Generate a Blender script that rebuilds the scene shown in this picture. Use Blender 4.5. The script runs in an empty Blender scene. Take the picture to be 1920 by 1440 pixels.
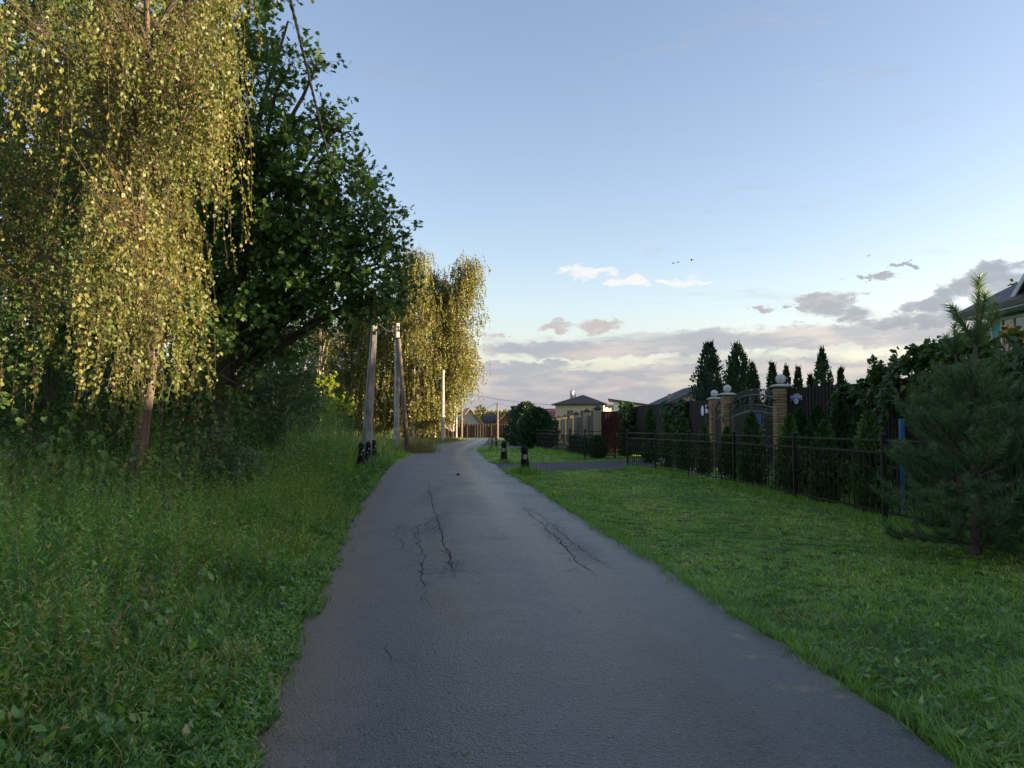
import bpy, math, random
import numpy as np
from math import sin, cos, pi, radians, sqrt, atan, atan2, tan
from mathutils import Vector, Matrix

S = bpy.context.scene
COL = S.collection

# ------------------------------------------------------------------ camera
FPX, HZ, HC = 1442.0, 800.0, 1.55
PITCH = atan((HZ - 720) / FPX)
cam_d = bpy.data.cameras.new('camera')
cam = bpy.data.objects.new('camera', cam_d)
COL.objects.link(cam)
cam.location = (0, 0, HC)
cam.rotation_euler = (pi / 2 + PITCH, 0, 0)
cam_d.sensor_fit = 'HORIZONTAL'
cam_d.sensor_width = 36.0
cam_d.lens = 36.0 * FPX / 1920.0
cam_d.clip_start = 0.05
cam_d.clip_end = 6000
S.camera = cam

# ------------------------------------------------------------------ light
SUN_AZ, SUN_EL = radians(94), radians(6.2)
SUNV = Vector((sin(SUN_AZ) * cos(SUN_EL), cos(SUN_AZ) * cos(SUN_EL), sin(SUN_EL)))
SKY_STRENGTH = 0.105
sun_d = bpy.data.lights.new('sun', 'SUN')
sun_d.energy = 5.0
sun_d.angle = radians(0.6)
sun_d.color = (1.0, 0.76, 0.48)
sun = bpy.data.objects.new('sun', sun_d)
COL.objects.link(sun)
sun.location = (60, 0, 30)
sun.rotation_euler = SUNV.to_track_quat('Z', 'Y').to_euler()

S.view_settings.view_transform = 'Standard'
S.view_settings.look = 'None'
S.view_settings.exposure = 2.25
S.view_settings.gamma = 1.0
S.render.engine = 'CYCLES'
S.cycles.max_bounces = 6
S.cycles.diffuse_bounces = 3
S.cycles.glossy_bounces = 3
S.cycles.transmission_bounces = 4
S.cycles.transparent_max_bounces = 4
S.cycles.use_denoising = True
S.cycles.sample_clamp_indirect = 6.0


class NT:
    """small helper around a node tree"""
    def __init__(s, tree):
        s.t = tree
        s.n = tree.nodes
        s.l = tree.links

    def new(s, kind, **kw):
        nd = s.n.new(kind)
        for k, v in kw.items():
            setattr(nd, k, v)
        return nd

    def put(s, sock, v):
        if hasattr(v, 'is_linked') or isinstance(v, bpy.types.NodeSocket):
            s.l.new(v, sock)
        else:
            sock.default_value = v

    def math(s, op, a, b=0.0, c=None, clamp=False):
        nd = s.new('ShaderNodeMath', operation=op, use_clamp=clamp)
        s.put(nd.inputs[0], a)
        s.put(nd.inputs[1], b)
        if c is not None:
            s.put(nd.inputs[2], c)
        return nd.outputs[0]

    def smooth(s, v, lo, hi):
        nd = s.new('ShaderNodeMapRange', interpolation_type='SMOOTHSTEP')
        s.put(nd.inputs[0], v)
        s.put(nd.inputs[1], lo)
        s.put(nd.inputs[2], hi)
        return nd.outputs[0]

    def mix(s, f, a, b, blend='MIX'):
        nd = s.new('ShaderNodeMix', data_type='RGBA', blend_type=blend)
        s.put(nd.inputs[0], f)
        s.put(nd.inputs[6], a if not isinstance(a, tuple) else (*a[:3], 1))
        s.put(nd.inputs[7], b if not isinstance(b, tuple) else (*b[:3], 1))
        return nd.outputs[2]

    def noise(s, vec, scale, detail=4, rough=0.55, dist=0.0):
        nd = s.new('ShaderNodeTexNoise')
        if vec is not None:
            s.l.new(vec, nd.inputs['Vector'])
        nd.inputs['Scale'].default_value = scale
        nd.inputs['Detail'].default_value = detail
        nd.inputs['Roughness'].default_value = rough
        nd.inputs['Distortion'].default_value = dist
        return nd.outputs[0]

    def mapping(s, vec, scale=(1, 1, 1), loc=(0, 0, 0)):
        nd = s.new('ShaderNodeMapping')
        s.l.new(vec, nd.inputs[0])
        nd.inputs['Location'].default_value = loc
        nd.inputs['Scale'].default_value = scale
        return nd.outputs[0]

    def ramp(s, f, stops):
        nd = s.new('ShaderNodeValToRGB')
        s.put(nd.inputs[0], f)
        e = nd.color_ramp.elements
        e[0].position, e[0].color = stops[0][0], (*stops[0][1], 1)
        e[1].position, e[1].color = stops[-1][0], (*stops[-1][1], 1)
        for p, c in stops[1:-1]:
            x = e.new(p)
            x.color = (*c, 1)
        return nd.outputs[0]


# ------------------------------------------------------------------ sky with clouds (world)
W = bpy.data.worlds.new('World')
S.world = W
W.use_nodes = True
W.node_tree.nodes.clear()
w = NT(W.node_tree)
sky = w.new('ShaderNodeTexSky', sky_type='NISHITA')
sky.sun_disc = False
sky.sun_elevation = SUN_EL
sky.sun_rotation = SUN_AZ
sky.altitude = 150
sky.air_density = 1.0
sky.dust_density = 1.2
sky.ozone_density = 1.0
tc = w.new('ShaderNodeTexCoord')
dirv = tc.outputs['Generated']
sep = w.new('ShaderNodeSeparateXYZ')
w.l.new(dirv, sep.inputs[0])
sx, sy, sz = sep.outputs
az = w.math('ARCTAN2', sx, sy)                      # 0 ahead, + to the right
el = w.math('ARCSINE', sz)
# warm side of the sky: angle to the sun in azimuth
nrm = w.new('ShaderNodeVectorMath', operation='DOT_PRODUCT')
w.l.new(dirv, nrm.inputs[0])
nrm.inputs[1].default_value = SUNV
tosun = nrm.outputs[1]


def azel(px, py):
    a = (px - 960) / FPX
    b = (720 - py) / FPX
    v = Vector((a, cos(PITCH) - b * sin(PITCH), sin(PITCH) + b * cos(PITCH))).normalized()
    return atan2(v.x, v.y), math.asin(v.z)


cv = w.new('ShaderNodeCombineXYZ')
w.l.new(az, cv.inputs[0])
w.l.new(el, cv.inputs[1])
lay = cv.outputs[0]


wz1 = w.math('SUBTRACT', w.noise(w.mapping(lay, (30, 55, 1), (3.3, 1.2, 0)), 1.0, 5, 0.62), 0.5)
wz2 = w.math('SUBTRACT', w.noise(w.mapping(lay, (30, 55, 1), (8.8, 5.2, 0)), 1.0, 5, 0.62), 0.5)
az_w = w.math('MULTIPLY_ADD', wz1, 0.11, az)
el_w = w.math('MULTIPLY_ADD', wz2, 0.040, el)


def spot(px, py, wx, wy):
    """soft patch of thin cloud round one place of the sky"""
    a0, e0 = azel(px, py)
    u = w.math('DIVIDE', w.math('SUBTRACT', az_w, a0), wx / FPX)
    v = w.math('DIVIDE', w.math('SUBTRACT', el_w, e0), wy / FPX)
    r = w.math('ADD', w.math('MULTIPLY', u, u), w.math('MULTIPLY', v, v))
    return w.smooth(r, 1.0, 0.0)


# stratus bands low over the horizon all round, thinning upwards
n1 = w.noise(w.mapping(lay, (5, 26, 1), (1.7, 0.4, 0)), 1.0, 6, 0.58, 0.3)
n2 = w.noise(w.mapping(lay, (13, 40, 1), (4.2, 7.7, 0)), 1.0, 7, 0.62, 0.2)
cover_hi = w.math('MULTIPLY_ADD', tosun, 0.075, 0.105)      # cloud deck stands higher towards the sun
el_n = w.math('DIVIDE', el, cover_hi)
band = w.ramp(el_n, [(0.0, (0.82,) * 3), (0.35, (0.74,) * 3), (0.75, (0.60,) * 3), (1.0, (0.10,) * 3)])
dens0 = w.math('ADD', w.math('MULTIPLY', n1, 0.62), w.math('MULTIPLY', n2, 0.38))
dens_band = w.smooth(w.math('ADD', dens0, band), 1.02, 1.26)
# heaped grey clouds on the right, cloudlets elsewhere
heap = None
for p in ((1545, 566, 75, 34), (1600, 590, 55, 20), (1720, 600, 130, 26), (1740, 570, 55, 22), (1880, 525, 110, 44),
          (1830, 545, 70, 30), (1432, 578, 34, 9), (1640, 520, 40, 8), (1700, 495, 30, 7), (1120, 612, 60, 18),
          (1050, 612, 60, 14), (930, 632, 40, 12), (960, 708, 24, 7), (1160, 718, 60, 9)):
    q = spot(*p)
    heap = q if heap is None else w.math('MAXIMUM', heap, q)
n3 = w.noise(w.mapping(lay, (24, 40, 1), (2.2, 3.1, 0)), 1.0, 6, 0.6, 0.25)
dens_heap = w.smooth(w.math('MULTIPLY_ADD', heap, 0.75, w.math('MULTIPLY', w.math('SUBTRACT', n3, 0.5), 1.9)), 0.02, 0.80)
wisp = None
for p in ((1105, 510, 75, 20), (1180, 526, 60, 13), (1282, 527, 48, 13), (1320, 530, 40, 5)):
    q = spot(*p)
    wisp = q if wisp is None else w.math('MAXIMUM', wisp, q)
n4 = w.noise(w.mapping(lay, (22, 70, 1), (0.3, 9.1, 0)), 1.0, 6, 0.6, 0.6)
dens_wisp = w.smooth(w.math('MULTIPLY_ADD', wisp, 0.75, w.math('MULTIPLY', w.math('SUBTRACT', n4, 0.5), 2.2)), 0.10, 0.85)
strat = None
for p in ((1320, 640, 420, 34), (1110, 655, 260, 24), (1750, 622, 230, 40), (1450, 690, 420, 22), (1060, 712, 320, 26), (960, 690, 200, 18)):
    q = spot(*p)
    strat = q if strat is None else w.math('MAXIMUM', strat, q)
dens_strat = w.smooth(w.math('MULTIPLY_ADD', strat, 0.8, w.math('MULTIPLY', w.math('SUBTRACT', n1, 0.5), 1.8)), 0.10, 0.70)
# cloud light: thin edges catch the low sun, thick bodies stay grey-violet; brighter towards the sun
warm = w.math('MULTIPLY_ADD', tosun, 0.85, 0.62)
lit_c = w.mix(w.smooth(tosun, -0.1, 0.75), (1.35, 1.20, 1.16), (1.85, 1.66, 1.45))
body_c = w.mix(w.smooth(tosun, -0.1, 0.75), (.86, .90, 1.05), (1.05, 1.05, 1.12))
n5 = w.noise(w.mapping(lay, (9, 44, 1), (6.1, 2.4, 0)), 1.0, 5, 0.6, 0.2)
glint = w.smooth(w.math('ADD', n5, w.math('MULTIPLY', dens0, -0.15)), 0.36, 0.60)
band_c = w.mix(glint, body_c, lit_c)
heap_c = w.mix(w.math('MULTIPLY', w.smooth(dens_heap, 0.15, 0.85), w.math('MULTIPLY_ADD', n5, .7, .55), clamp=True), lit_c, w.mix(w.smooth(tosun, 0.05, 0.45), (1.2, 1.08, 1.1), (.76, .83, .96)))
sky_c = w.mix(1.0, sky.outputs[0], (.85, .795, .905), 'MULTIPLY')
sky_c = w.mix(w.math('MULTIPLY', w.smooth(el, .17, .0), .75), sky_c, w.mix(w.smooth(tosun, -.1, .75), (1.18, 1.14, 1.22), (1.85, 1.62, 1.42)))
c = w.mix(w.math('MULTIPLY', w.math('MAXIMUM', dens_band, dens_strat), 0.86), sky_c, band_c)
c = w.mix(w.math('MULTIPLY', w.math('MULTIPLY', dens_heap, w.smooth(heap, .0, .55)), 0.92), c, heap_c)
c = w.mix(w.math('MULTIPLY', w.math('MULTIPLY', dens_wisp, w.smooth(wisp, .0, .6)), 0.85), c, (2.0, 1.95, 1.9))
bg = w.new('ShaderNodeBackground')
w.l.new(c, bg.inputs[0])
bg.inputs[1].default_value = SKY_STRENGTH
wo = w.new('ShaderNodeOutputWorld')
w.l.new(bg.outputs[0], wo.inputs[0])


# ------------------------------------------------------------------ pixel -> place
def ray(px, py):
    a = (px - 960) / FPX
    b = (720 - py) / FPX
    return a, cos(PITCH) - b * sin(PITCH), sin(PITCH) + b * cos(PITCH)


def at(px, py, Y):
    """point seen at that pixel, Y metres ahead"""
    d = ray(px, py)
    s = Y / d[1]
    return Vector((d[0] * s, Y, HC + d[2] * s))


def gr(px, py):
    """point of the ground seen at that pixel"""
    d = ray(px, py)
    s = -HC / d[2]
    return Vector((d[0] * s, d[1] * s, 0))


# ------------------------------------------------------------------ materials
def new_mat(name):
    m = bpy.data.materials.new(name)
    m.use_nodes = True
    m.node_tree.nodes.clear()
    t = NT(m.node_tree)
    out = t.new('ShaderNodeOutputMaterial')
    b = t.new('ShaderNodeBsdfPrincipled')
    t.l.new(b.outputs[0], out.inputs[0])
    return m, t, b, out


def pmat(name, c1, c2=None, scale=6.0, rough=0.6, bump=0.0, bscale=40.0, metal=0.0, stretch=(1, 1, 1), spec=0.5, lo=0.35, hi=0.65):
    """plain procedural surface: two tones of noise, optional fine relief"""
    m, t, b, out = new_mat(name)
    tcn = t.new('ShaderNodeTexCoord')
    v = t.mapping(tcn.outputs['Object'], stretch)
    n = t.noise(v, scale, 5, 0.6)
    f = t.smooth(n, lo, hi)
    t.l.new(t.mix(f, c1, c2 or tuple(x * 0.7 for x in c1)), b.inputs['Base Color'])
    b.inputs['Roughness'].default_value = rough
    b.inputs['Metallic'].default_value = metal
    b.inputs['Specular IOR Level'].default_value = spec
    if bump:
        bn = t.new('ShaderNodeBump')
        bn.inputs['Strength'].default_value = bump
        bn.inputs['Distance'].default_value = 0.01
        t.l.new(t.noise(v, bscale, 4, 0.6), bn.inputs['Height'])
        t.l.new(bn.outputs[0], b.inputs['Normal'])
    return m


def leaf_mat(name, stops, trans=0.35, tcol=1.5, rough=0.5, spec=0.35):
    """leaf surface; each leaf carries its own tint"""
    m, t, b, out = new_mat(name)
    at_ = t.new('ShaderNodeAttribute', attribute_name='tint')
    colr = t.ramp(at_.outputs['Fac'], stops)
    t.l.new(colr, b.inputs['Base Color'])
    b.inputs['Roughness'].default_value = rough
    b.inputs['Specular IOR Level'].default_value = spec
    tr = t.new('ShaderNodeBsdfTranslucent')
    t.l.new(t.mix(1.0, colr, (tcol, tcol, tcol * 0.5), 'MULTIPLY'), tr.inputs[0])
    mx = t.new('ShaderNodeMixShader')
    mx.inputs[0].default_value = trans
    t.l.new(b.outputs[0], mx.inputs[1])
    t.l.new(tr.outputs[0], mx.inputs[2])
    t.l.new(mx.outputs[0], out.inputs[0])
    return m


M = {}
M['birch_leaf'] = leaf_mat('birch_leaf', [(0, (.062, .098, .024)), (.5, (.118, .135, .034)), (.9, (.175, .155, .042)), (1, (.25, .15, .045))], .36)
M['birch_far'] = leaf_mat('birch_far', [(0, (.08, .105, .026)), (.5, (.145, .15, .036)), (1, (.22, .17, .045))], .36)
M['oak_leaf'] = leaf_mat('oak_leaf', [(0, (.035, .085, .026)), (.55, (.065, .14, .036)), (.93, (.10, .18, .042)), (1, (.17, .20, .045))], .30, rough=.55, spec=.3)
M['dark_leaf'] = leaf_mat('dark_leaf', [(0, (.032, .075, .024)), (.55, (.06, .125, .034)), (1, (.11, .17, .045))], .28, rough=.55, spec=.3)
M['willow_leaf'] = leaf_mat('willow_leaf', [(0, (.05, .10, .05)), (.55, (.085, .15, .07)), (1, (.14, .19, .08))], .28, rough=.55, spec=.3)
M['maple_leaf'] = leaf_mat('maple_leaf', [(0, (.13, .19, .024)), (.5, (.22, .27, .034)), (1, (.30, .30, .04))], .45)
M['wood_leaf'] = leaf_mat('wood_leaf', [(0, (.045, .065, .016)), (.5, (.085, .085, .02)), (1, (.14, .10, .025))], .3)
M['weed'] = leaf_mat('weed', [(0, (.032, .09, .024)), (.42, (.105, .245, .046)), (.85, (.25, .40, .066)), (1, (.40, .33, .12))], .40, rough=.36, spec=.9)
M['grass'] = leaf_mat('grass', [(0, (.055, .13, .018)), (.4, (.175, .335, .038)), (.8, (.32, .47, .06)), (1, (.50, .42, .18))], .42, rough=.38, spec=.8)
M['hay'] = leaf_mat('hay', [(0, (.10, .12, .03)), (.5, (.17, .15, .05)), (1, (.28, .21, .10))], .3)
M['thuja'] = leaf_mat('thuja', [(0, (.018, .046, .014)), (.5, (.034, .08, .02)), (.85, (.07, .14, .026)), (1, (.12, .19, .03))], .12, rough=.6)
M['juniper'] = leaf_mat('juniper', [(0, (.018, .045, .024)), (.6, (.032, .07, .034)), (1, (.06, .10, .04))], .12, rough=.6)
M['vine'] = leaf_mat('vine', [(0, (.028, .065, .014)), (.5, (.05, .10, .02)), (.9, (.10, .15, .03)), (1, (.16, .18, .04))], .3)
M['pine'] = leaf_mat('pine', [(0, (.045, .105, .045)), (.5, (.085, .175, .065)), (.85, (.14, .22, .075)), (1, (.32, .25, .07))], .25, rough=.45)
M['forest'] = leaf_mat('forest', [(0, (.035, .05, .02)), (.5, (.07, .08, .028)), (1, (.11, .10, .035))], .2)
M['bark'] = pmat('bark', (.10, .075, .055), (.045, .034, .027), 9, .9, .8, 30, stretch=(1, 1, .25))
M['oak_bark'] = pmat('oak_bark', (.05, .042, .034), (.025, .021, .018), 9, .9, .8, 30, stretch=(1, 1, .25))
M['birch_bark'] = pmat('birch_bark', (.42, .37, .31), (.07, .055, .045), 3, .8, .4, 20, stretch=(1, 1, 3), lo=.5, hi=.62)
M['twig'] = pmat('twig', (.12, .07, .04), (.07, .045, .03), 9, .8)
M['concrete'] = pmat('concrete', (.36, .345, .33), (.20, .19, .185), 3.0, .85, .5, 60)
M['concrete_dark'] = pmat('concrete_dark', (.26, .25, .24), (.11, .105, .10), 5.0, .9, .7, 50, stretch=(1, 1, .3))
M['wood_pole'] = pmat('wood_pole', (.17, .13, .095), (.10, .075, .055), 8, .85, .5, 40, stretch=(1, 1, .1))
M['black_metal'] = pmat('black_metal', (.012, .010, .009), (.018, .013, .010), 8, .5, .1, 60, spec=.3)
M['gate_metal'] = pmat('gate_metal', (.018, .024, .024), (.03, .035, .034), 12, .4, .1, 60)
M['silver'] = pmat('silver', (.20, .20, .19), (.12, .12, .12), 20, .5, metal=.4)
M['cast'] = pmat('cast', (.006, .006, .007), (.012, .011, .011), 12, .7, .4, 50, spec=.2)
M['white_paint'] = pmat('white_paint', (.78, .78, .77), (.6, .6, .58), 20, .6)
M['chip'] = pmat('chip', (.42, .40, .37), (.28, .27, .25), 30, .9, .4)
M['brown_sheet'] = pmat('brown_sheet', (.026, .018, .015), (.019, .014, .012), 2.5, .6, stretch=(1, 1, .3), spec=.25)
M['maroon_sheet'] = pmat('maroon_sheet', (.07, .020, .020), (.05, .016, .016), 2.5, .55, spec=.3)
M['far_sheet'] = pmat('far_sheet', (.06, .036, .026), (.045, .028, .021), 1.5, .5)
M['brick'] = pmat('brick', (.36, .25, .13), (.27, .17, .085), 5, .9, .9, 38)
M['brick2'] = pmat('brick2', (.40, .29, .165), (.30, .20, .11), 5, .9, .9, 38)
M['brick3'] = pmat('brick3', (.31, .19, .10), (.24, .14, .07), 5, .9, .9, 38)
M['yellow_brick'] = pmat('yellow_brick', (.46, .36, .22), (.38, .29, .17), 6, .85, .4, 40)
M['mortar'] = pmat('mortar', (.15, .125, .10), (.10, .085, .07), 20, .95, .5)
M['cap'] = pmat('cap', (.50, .48, .44), (.26, .25, .23), 6, .85, .5, 30, lo=.45, hi=.7)
M['ball'] = pmat('ball', (.60, .60, .58), (.30, .31, .30), 7, .8, .5, 25, lo=.5, hi=.75)
M['blue_paint'] = pmat('blue_paint', (.045, .17, .36), (.035, .13, .28), 12, .5)
M['sign_blue'] = pmat('sign_blue', (.012, .07, .34), (.012, .06, .28), 10, .4)
M['sign_white'] = pmat('sign_white', (.72, .74, .76), (.62, .64, .67), 10, .5)
M['sign_dark'] = pmat('sign_dark', (.02, .03, .10), None, 10, .5)
M['cream'] = pmat('cream', (.50, .44, .35), (.46, .40, .32), 2, .85, .2, 30)
M['turquoise'] = pmat('turquoise', (.10, .36, .36), (.085, .31, .31), 3, .7, .1)
M['white_wall'] = pmat('white_wall', (.62, .62, .62), (.55, .55, .55), 2, .8)
M['grey_wall'] = pmat('grey_wall', (.55, .50, .44), (.48, .44, .39), 2, .85)
M['roof_brown'] = pmat('roof_brown', (.05, .035, .032), (.036, .027, .026), 2, .5)
M['roof_slate'] = pmat('roof_slate', (.045, .047, .055), (.034, .036, .044), 2, .7, spec=.2)
M['roof_maroon'] = pmat('roof_maroon', (.06, .018, .022), (.045, .015, .018), 2, .5)
M['wood_wall'] = pmat('wood_wall', (.30, .12, .05), (.22, .085, .035), 3, .8, stretch=(.3, .3, 4))
M['trim'] = pmat('trim', (.70, .68, .64), (.6, .58, .55), 6, .6)
M['pine_trim'] = pmat('pine_trim', (.5, .30, .14), (.42, .24, .11), 6, .7)
M['cable'] = pmat('cable', (.012, .012, .014), (.02, .02, .022), 20, .5)
M['steel'] = pmat('steel', (.42, .42, .42), (.3, .3, .3), 10, .5, metal=.5)
M['rust'] = pmat('rust', (.16, .055, .03), (.09, .035, .02), 14, .85, .4)
M['stone'] = pmat('stone', (.07, .065, .06), (.04, .04, .04), 20, .9, .5)
M['paper'] = pmat('paper', (.72, .72, .70), (.6, .6, .58), 20, .8)
M['feather'] = pmat('feather', (.02, .02, .022), (.03, .03, .03), 9, .7)
M['flower_blue'] = pmat('flower_blue', (.09, .11, .55), (.12, .13, .6), 20, .6)
M['flower_white'] = pmat('flower_white', (.75, .75, .72), (.65, .65, .62), 20, .6)
M['hay_leaf'] = pmat('hay_leaf', (.32, .22, .06), (.22, .13, .04), 20, .7)
M['flower_orange'] = pmat('flower_orange', (.70, .26, .04), (.6, .2, .03), 20, .6)


def glass_mat():
    m, t, b, out = new_mat('glass')
    b.inputs['Base Color'].default_value = (.03, .035, .045, 1)
    b.inputs['Roughness'].default_value = .06
    b.inputs['Specular IOR Level'].default_value = .8
    return m


M['glass'] = glass_mat()


# ------------------------------------------------------------------ mesh helpers
class MB:
    """collects faces; build() links them as one mesh object"""
    def __init__(s):
        s.v, s.f = [], []

    def box(s, a, b):
        (x0, y0, z0), (x1, y1, z1) = a, b
        i = len(s.v)
        s.v += [(x0, y0, z0), (x1, y0, z0), (x1, y1, z0), (x0, y1, z0), (x0, y0, z1), (x1, y0, z1), (x1, y1, z1), (x0, y1, z1)]
        s.f += [tuple(i + k for k in q) for q in ((0, 3, 2, 1), (4, 5, 6, 7), (0, 1, 5, 4), (1, 2, 6, 5), (2, 3, 7, 6), (3, 0, 4, 7))]
        return s

    def bar(s, p, q, w_, h_=None, up=(0, 0, 1)):
        """rectangular bar from p to q"""
        h_ = h_ or w_
        p, q = Vector(p), Vector(q)
        d = (q - p).normalized()
        u = Vector(up)
        if abs(d.dot(u)) > .95:
            u = Vector((0, 1, 0))
        a = d.cross(u).normalized()
        b = a.cross(d).normalized()
        i = len(s.v)
        for c_ in (p, q):
            for sa, sb in ((-1, -1), (1, -1), (1, 1), (-1, 1)):
                s.v.append(tuple(c_ + a * sa * w_ / 2 + b * sb * h_ / 2))
        s.f += [tuple(i + k for k in t_) for t_ in ((3, 2, 1, 0), (4, 5, 6, 7), (0, 1, 5, 4), (1, 2, 6, 5), (2, 3, 7, 6), (3, 0, 4, 7))]
        return s

    def tube(s, pts, rad, n=8, cap=True):
        pts = [Vector(p) for p in pts]
        if not hasattr(rad, '__len__'):
            rad = [rad] * len(pts)
        i0 = len(s.v)
        a = None
        for k, p in enumerate(pts):
            d = (pts[min(k + 1, len(pts) - 1)] - pts[max(k - 1, 0)]).normalized()
            if a is None:
                a = d.orthogonal().normalized()
            else:
                a = (a - d * a.dot(d))
                a = a.normalized() if a.length > 1e-6 else d.orthogonal().normalized()
            b = d.cross(a)
            for j in range(n):
                t_ = 2 * pi * j / n
                s.v.append(tuple(p + (a * cos(t_) + b * sin(t_)) * rad[k]))
        for k in range(len(pts) - 1):
            for j in range(n):
                j2 = (j + 1) % n
                s.f.append((i0 + k * n + j, i0 + k * n + j2, i0 + (k + 1) * n + j2, i0 + (k + 1) * n + j))
        if cap:
            s.f.append(tuple(i0 + j for j in range(n))[::-1])
            e = i0 + (len(pts) - 1) * n
            s.f.append(tuple(e + j for j in range(n)))
        return s

    def lathe(s, prof, n=16, c_=(0, 0, 0), rot=0.0, sq=None):
        """profile [(r, z)] turned round z; n=4 gives square sections"""
        i0 = len(s.v)
        for r, z in prof:
            for j in range(n):
                t_ = 2 * pi * j / n + rot
                s.v.append((c_[0] + r * cos(t_), c_[1] + r * sin(t_), c_[2] + z))
        for k in range(len(prof) - 1):
            for j in range(n):
                j2 = (j + 1) % n
                s.f.append((i0 + k * n + j, i0 + k * n + j2, i0 + (k + 1) * n + j2, i0 + (k + 1) * n + j))
        s.f.append(tuple(i0 + j for j in range(n))[::-1])
        e = i0 + (len(prof) - 1) * n
        s.f.append(tuple(e + j for j in range(n)))
        return s

    def poly(s, pts):
        i = len(s.v)
        s.v += [tuple(p) for p in pts]
        s.f.append(tuple(range(i, i + len(pts))))
        return s

    def prism(s, pts, d):
        """flat outline pushed along d"""
        d = Vector(d)
        i, n = len(s.v), len(pts)
        s.v += [tuple(p) for p in pts] + [tuple(Vector(p) + d) for p in pts]
        s.f.append(tuple(range(i, i + n))[::-1])
        s.f.append(tuple(range(i + n, i + 2 * n)))
        for k in range(n):
            k2 = (k + 1) % n
            s.f.append((i + k, i + k2, i + n + k2, i + n + k))
        return s

    def mesh(s, name):
        me = bpy.data.meshes.new(name)
        me.from_pydata(s.v, [], s.f)
        me.update()
        return me

    def build(s, name, mat, parent=None, smooth=False, loc=None):
        return obj(name, s.mesh(name), mat, parent, smooth, loc)


def obj(name, me, mat, parent=None, smooth=False, loc=None):
    if mat is not None and not me.materials:
        me.materials.append(M[mat] if isinstance(mat, str) else mat)
    o = bpy.data.objects.new(name, me)
    COL.objects.link(o)
    if parent is not None:
        o.parent = parent
    if loc is not None:
        o.location = loc
    if smooth:
        me.polygons.foreach_set('use_smooth', [True] * len(me.polygons))
    return o


def tag(o, label, cat, group=None):
    o['label'] = label
    o['category'] = cat
    if group:
        o['group'] = group
    return o


def kind(o, k):
    o['kind'] = k
    return o


def thing(name, label, cat, loc, rz=0.0, group=None):
    o = bpy.data.objects.new(name, None)
    COL.objects.link(o)
    o.empty_display_size = 0.2
    o.location = loc
    o.rotation_euler = (0, 0, rz)
    return tag(o, label, cat, group)


def dup(root, loc, rz, label, group=None):
    """copy of a thing with its parts and their pieces"""
    r = root.copy()
    COL.objects.link(r)
    r.location = loc
    r.rotation_euler = (0, 0, rz)
    r['label'] = label
    if group:
        r['group'] = group
    for ch in list(root.children):
        c_ = ch.copy()
        COL.objects.link(c_)
        c_.parent = r
        for g in ch.children:
            d = g.copy()
            COL.objects.link(d)
            d.parent = c_
    return r


def fast_mesh(name, V, loops, starts, tint=None):
    """mesh straight from arrays"""
    me = bpy.data.meshes.new(name)
    V = np.ascontiguousarray(V, dtype=np.float32)
    me.vertices.add(len(V))
    me.vertices.foreach_set('co', V.ravel())
    me.loops.add(len(loops))
    me.loops.foreach_set('vertex_index', np.ascontiguousarray(loops, dtype=np.int32))
    me.polygons.add(len(starts))
    me.polygons.foreach_set('loop_start', np.ascontiguousarray(starts, dtype=np.int32))
    me.update(calc_edges=True)
    if tint is not None:
        a = me.attributes.new('tint', 'FLOAT', 'POINT')
        a.data.foreach_set('value', np.ascontiguousarray(tint, dtype=np.float32))
    return me


def unit(a):
    return a / np.maximum(np.linalg.norm(a, axis=-1, keepdims=True), 1e-9)


# leaf outlines: (along, across, lift), one face each
KITE = [(0, 0, 0), (.42, .5, .05), (1, 0, 0), (.42, -.5, .05)]
LANCE = [(0, 0, 0), (.35, .5, .06), (1, 0, -.12), (.35, -.5, .06)]
_oh = [(.30, .10), (.46, .42), (.56, .16), (.78, .40), (.90, .14)]
OAK = [(0, 0, 0)] + [(a, b, .03) for a, b in _oh] + [(1, 0, 0)] + [(a, -b, .03) for a, b in _oh[::-1]]
_vh = [(-.12, .3), (.12, .5), (.38, .46), (.5, .36), (.72, .34), (.78, .18)]
VINE = [(0, 0, 0)] + [(a, b, .06) for a, b in _vh] + [(1, 0, -.06)] + [(a, -b, .06) for a, b in _vh[::-1]]
_mh = [(-.08, .26), (.16, .34), (.22, .52), (.42, .40), (.50, .58), (.62, .24), (.74, .28)]
MAPLE = [(0, 0, 0)] + [(a, b, .04) for a, b in _mh] + [(1, 0, 0)] + [(a, -b, .04) for a, b in _mh[::-1]]
NEEDLE = [(0, .5, 0), (0, -.5, 0), (1, 0, 0)]


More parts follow.
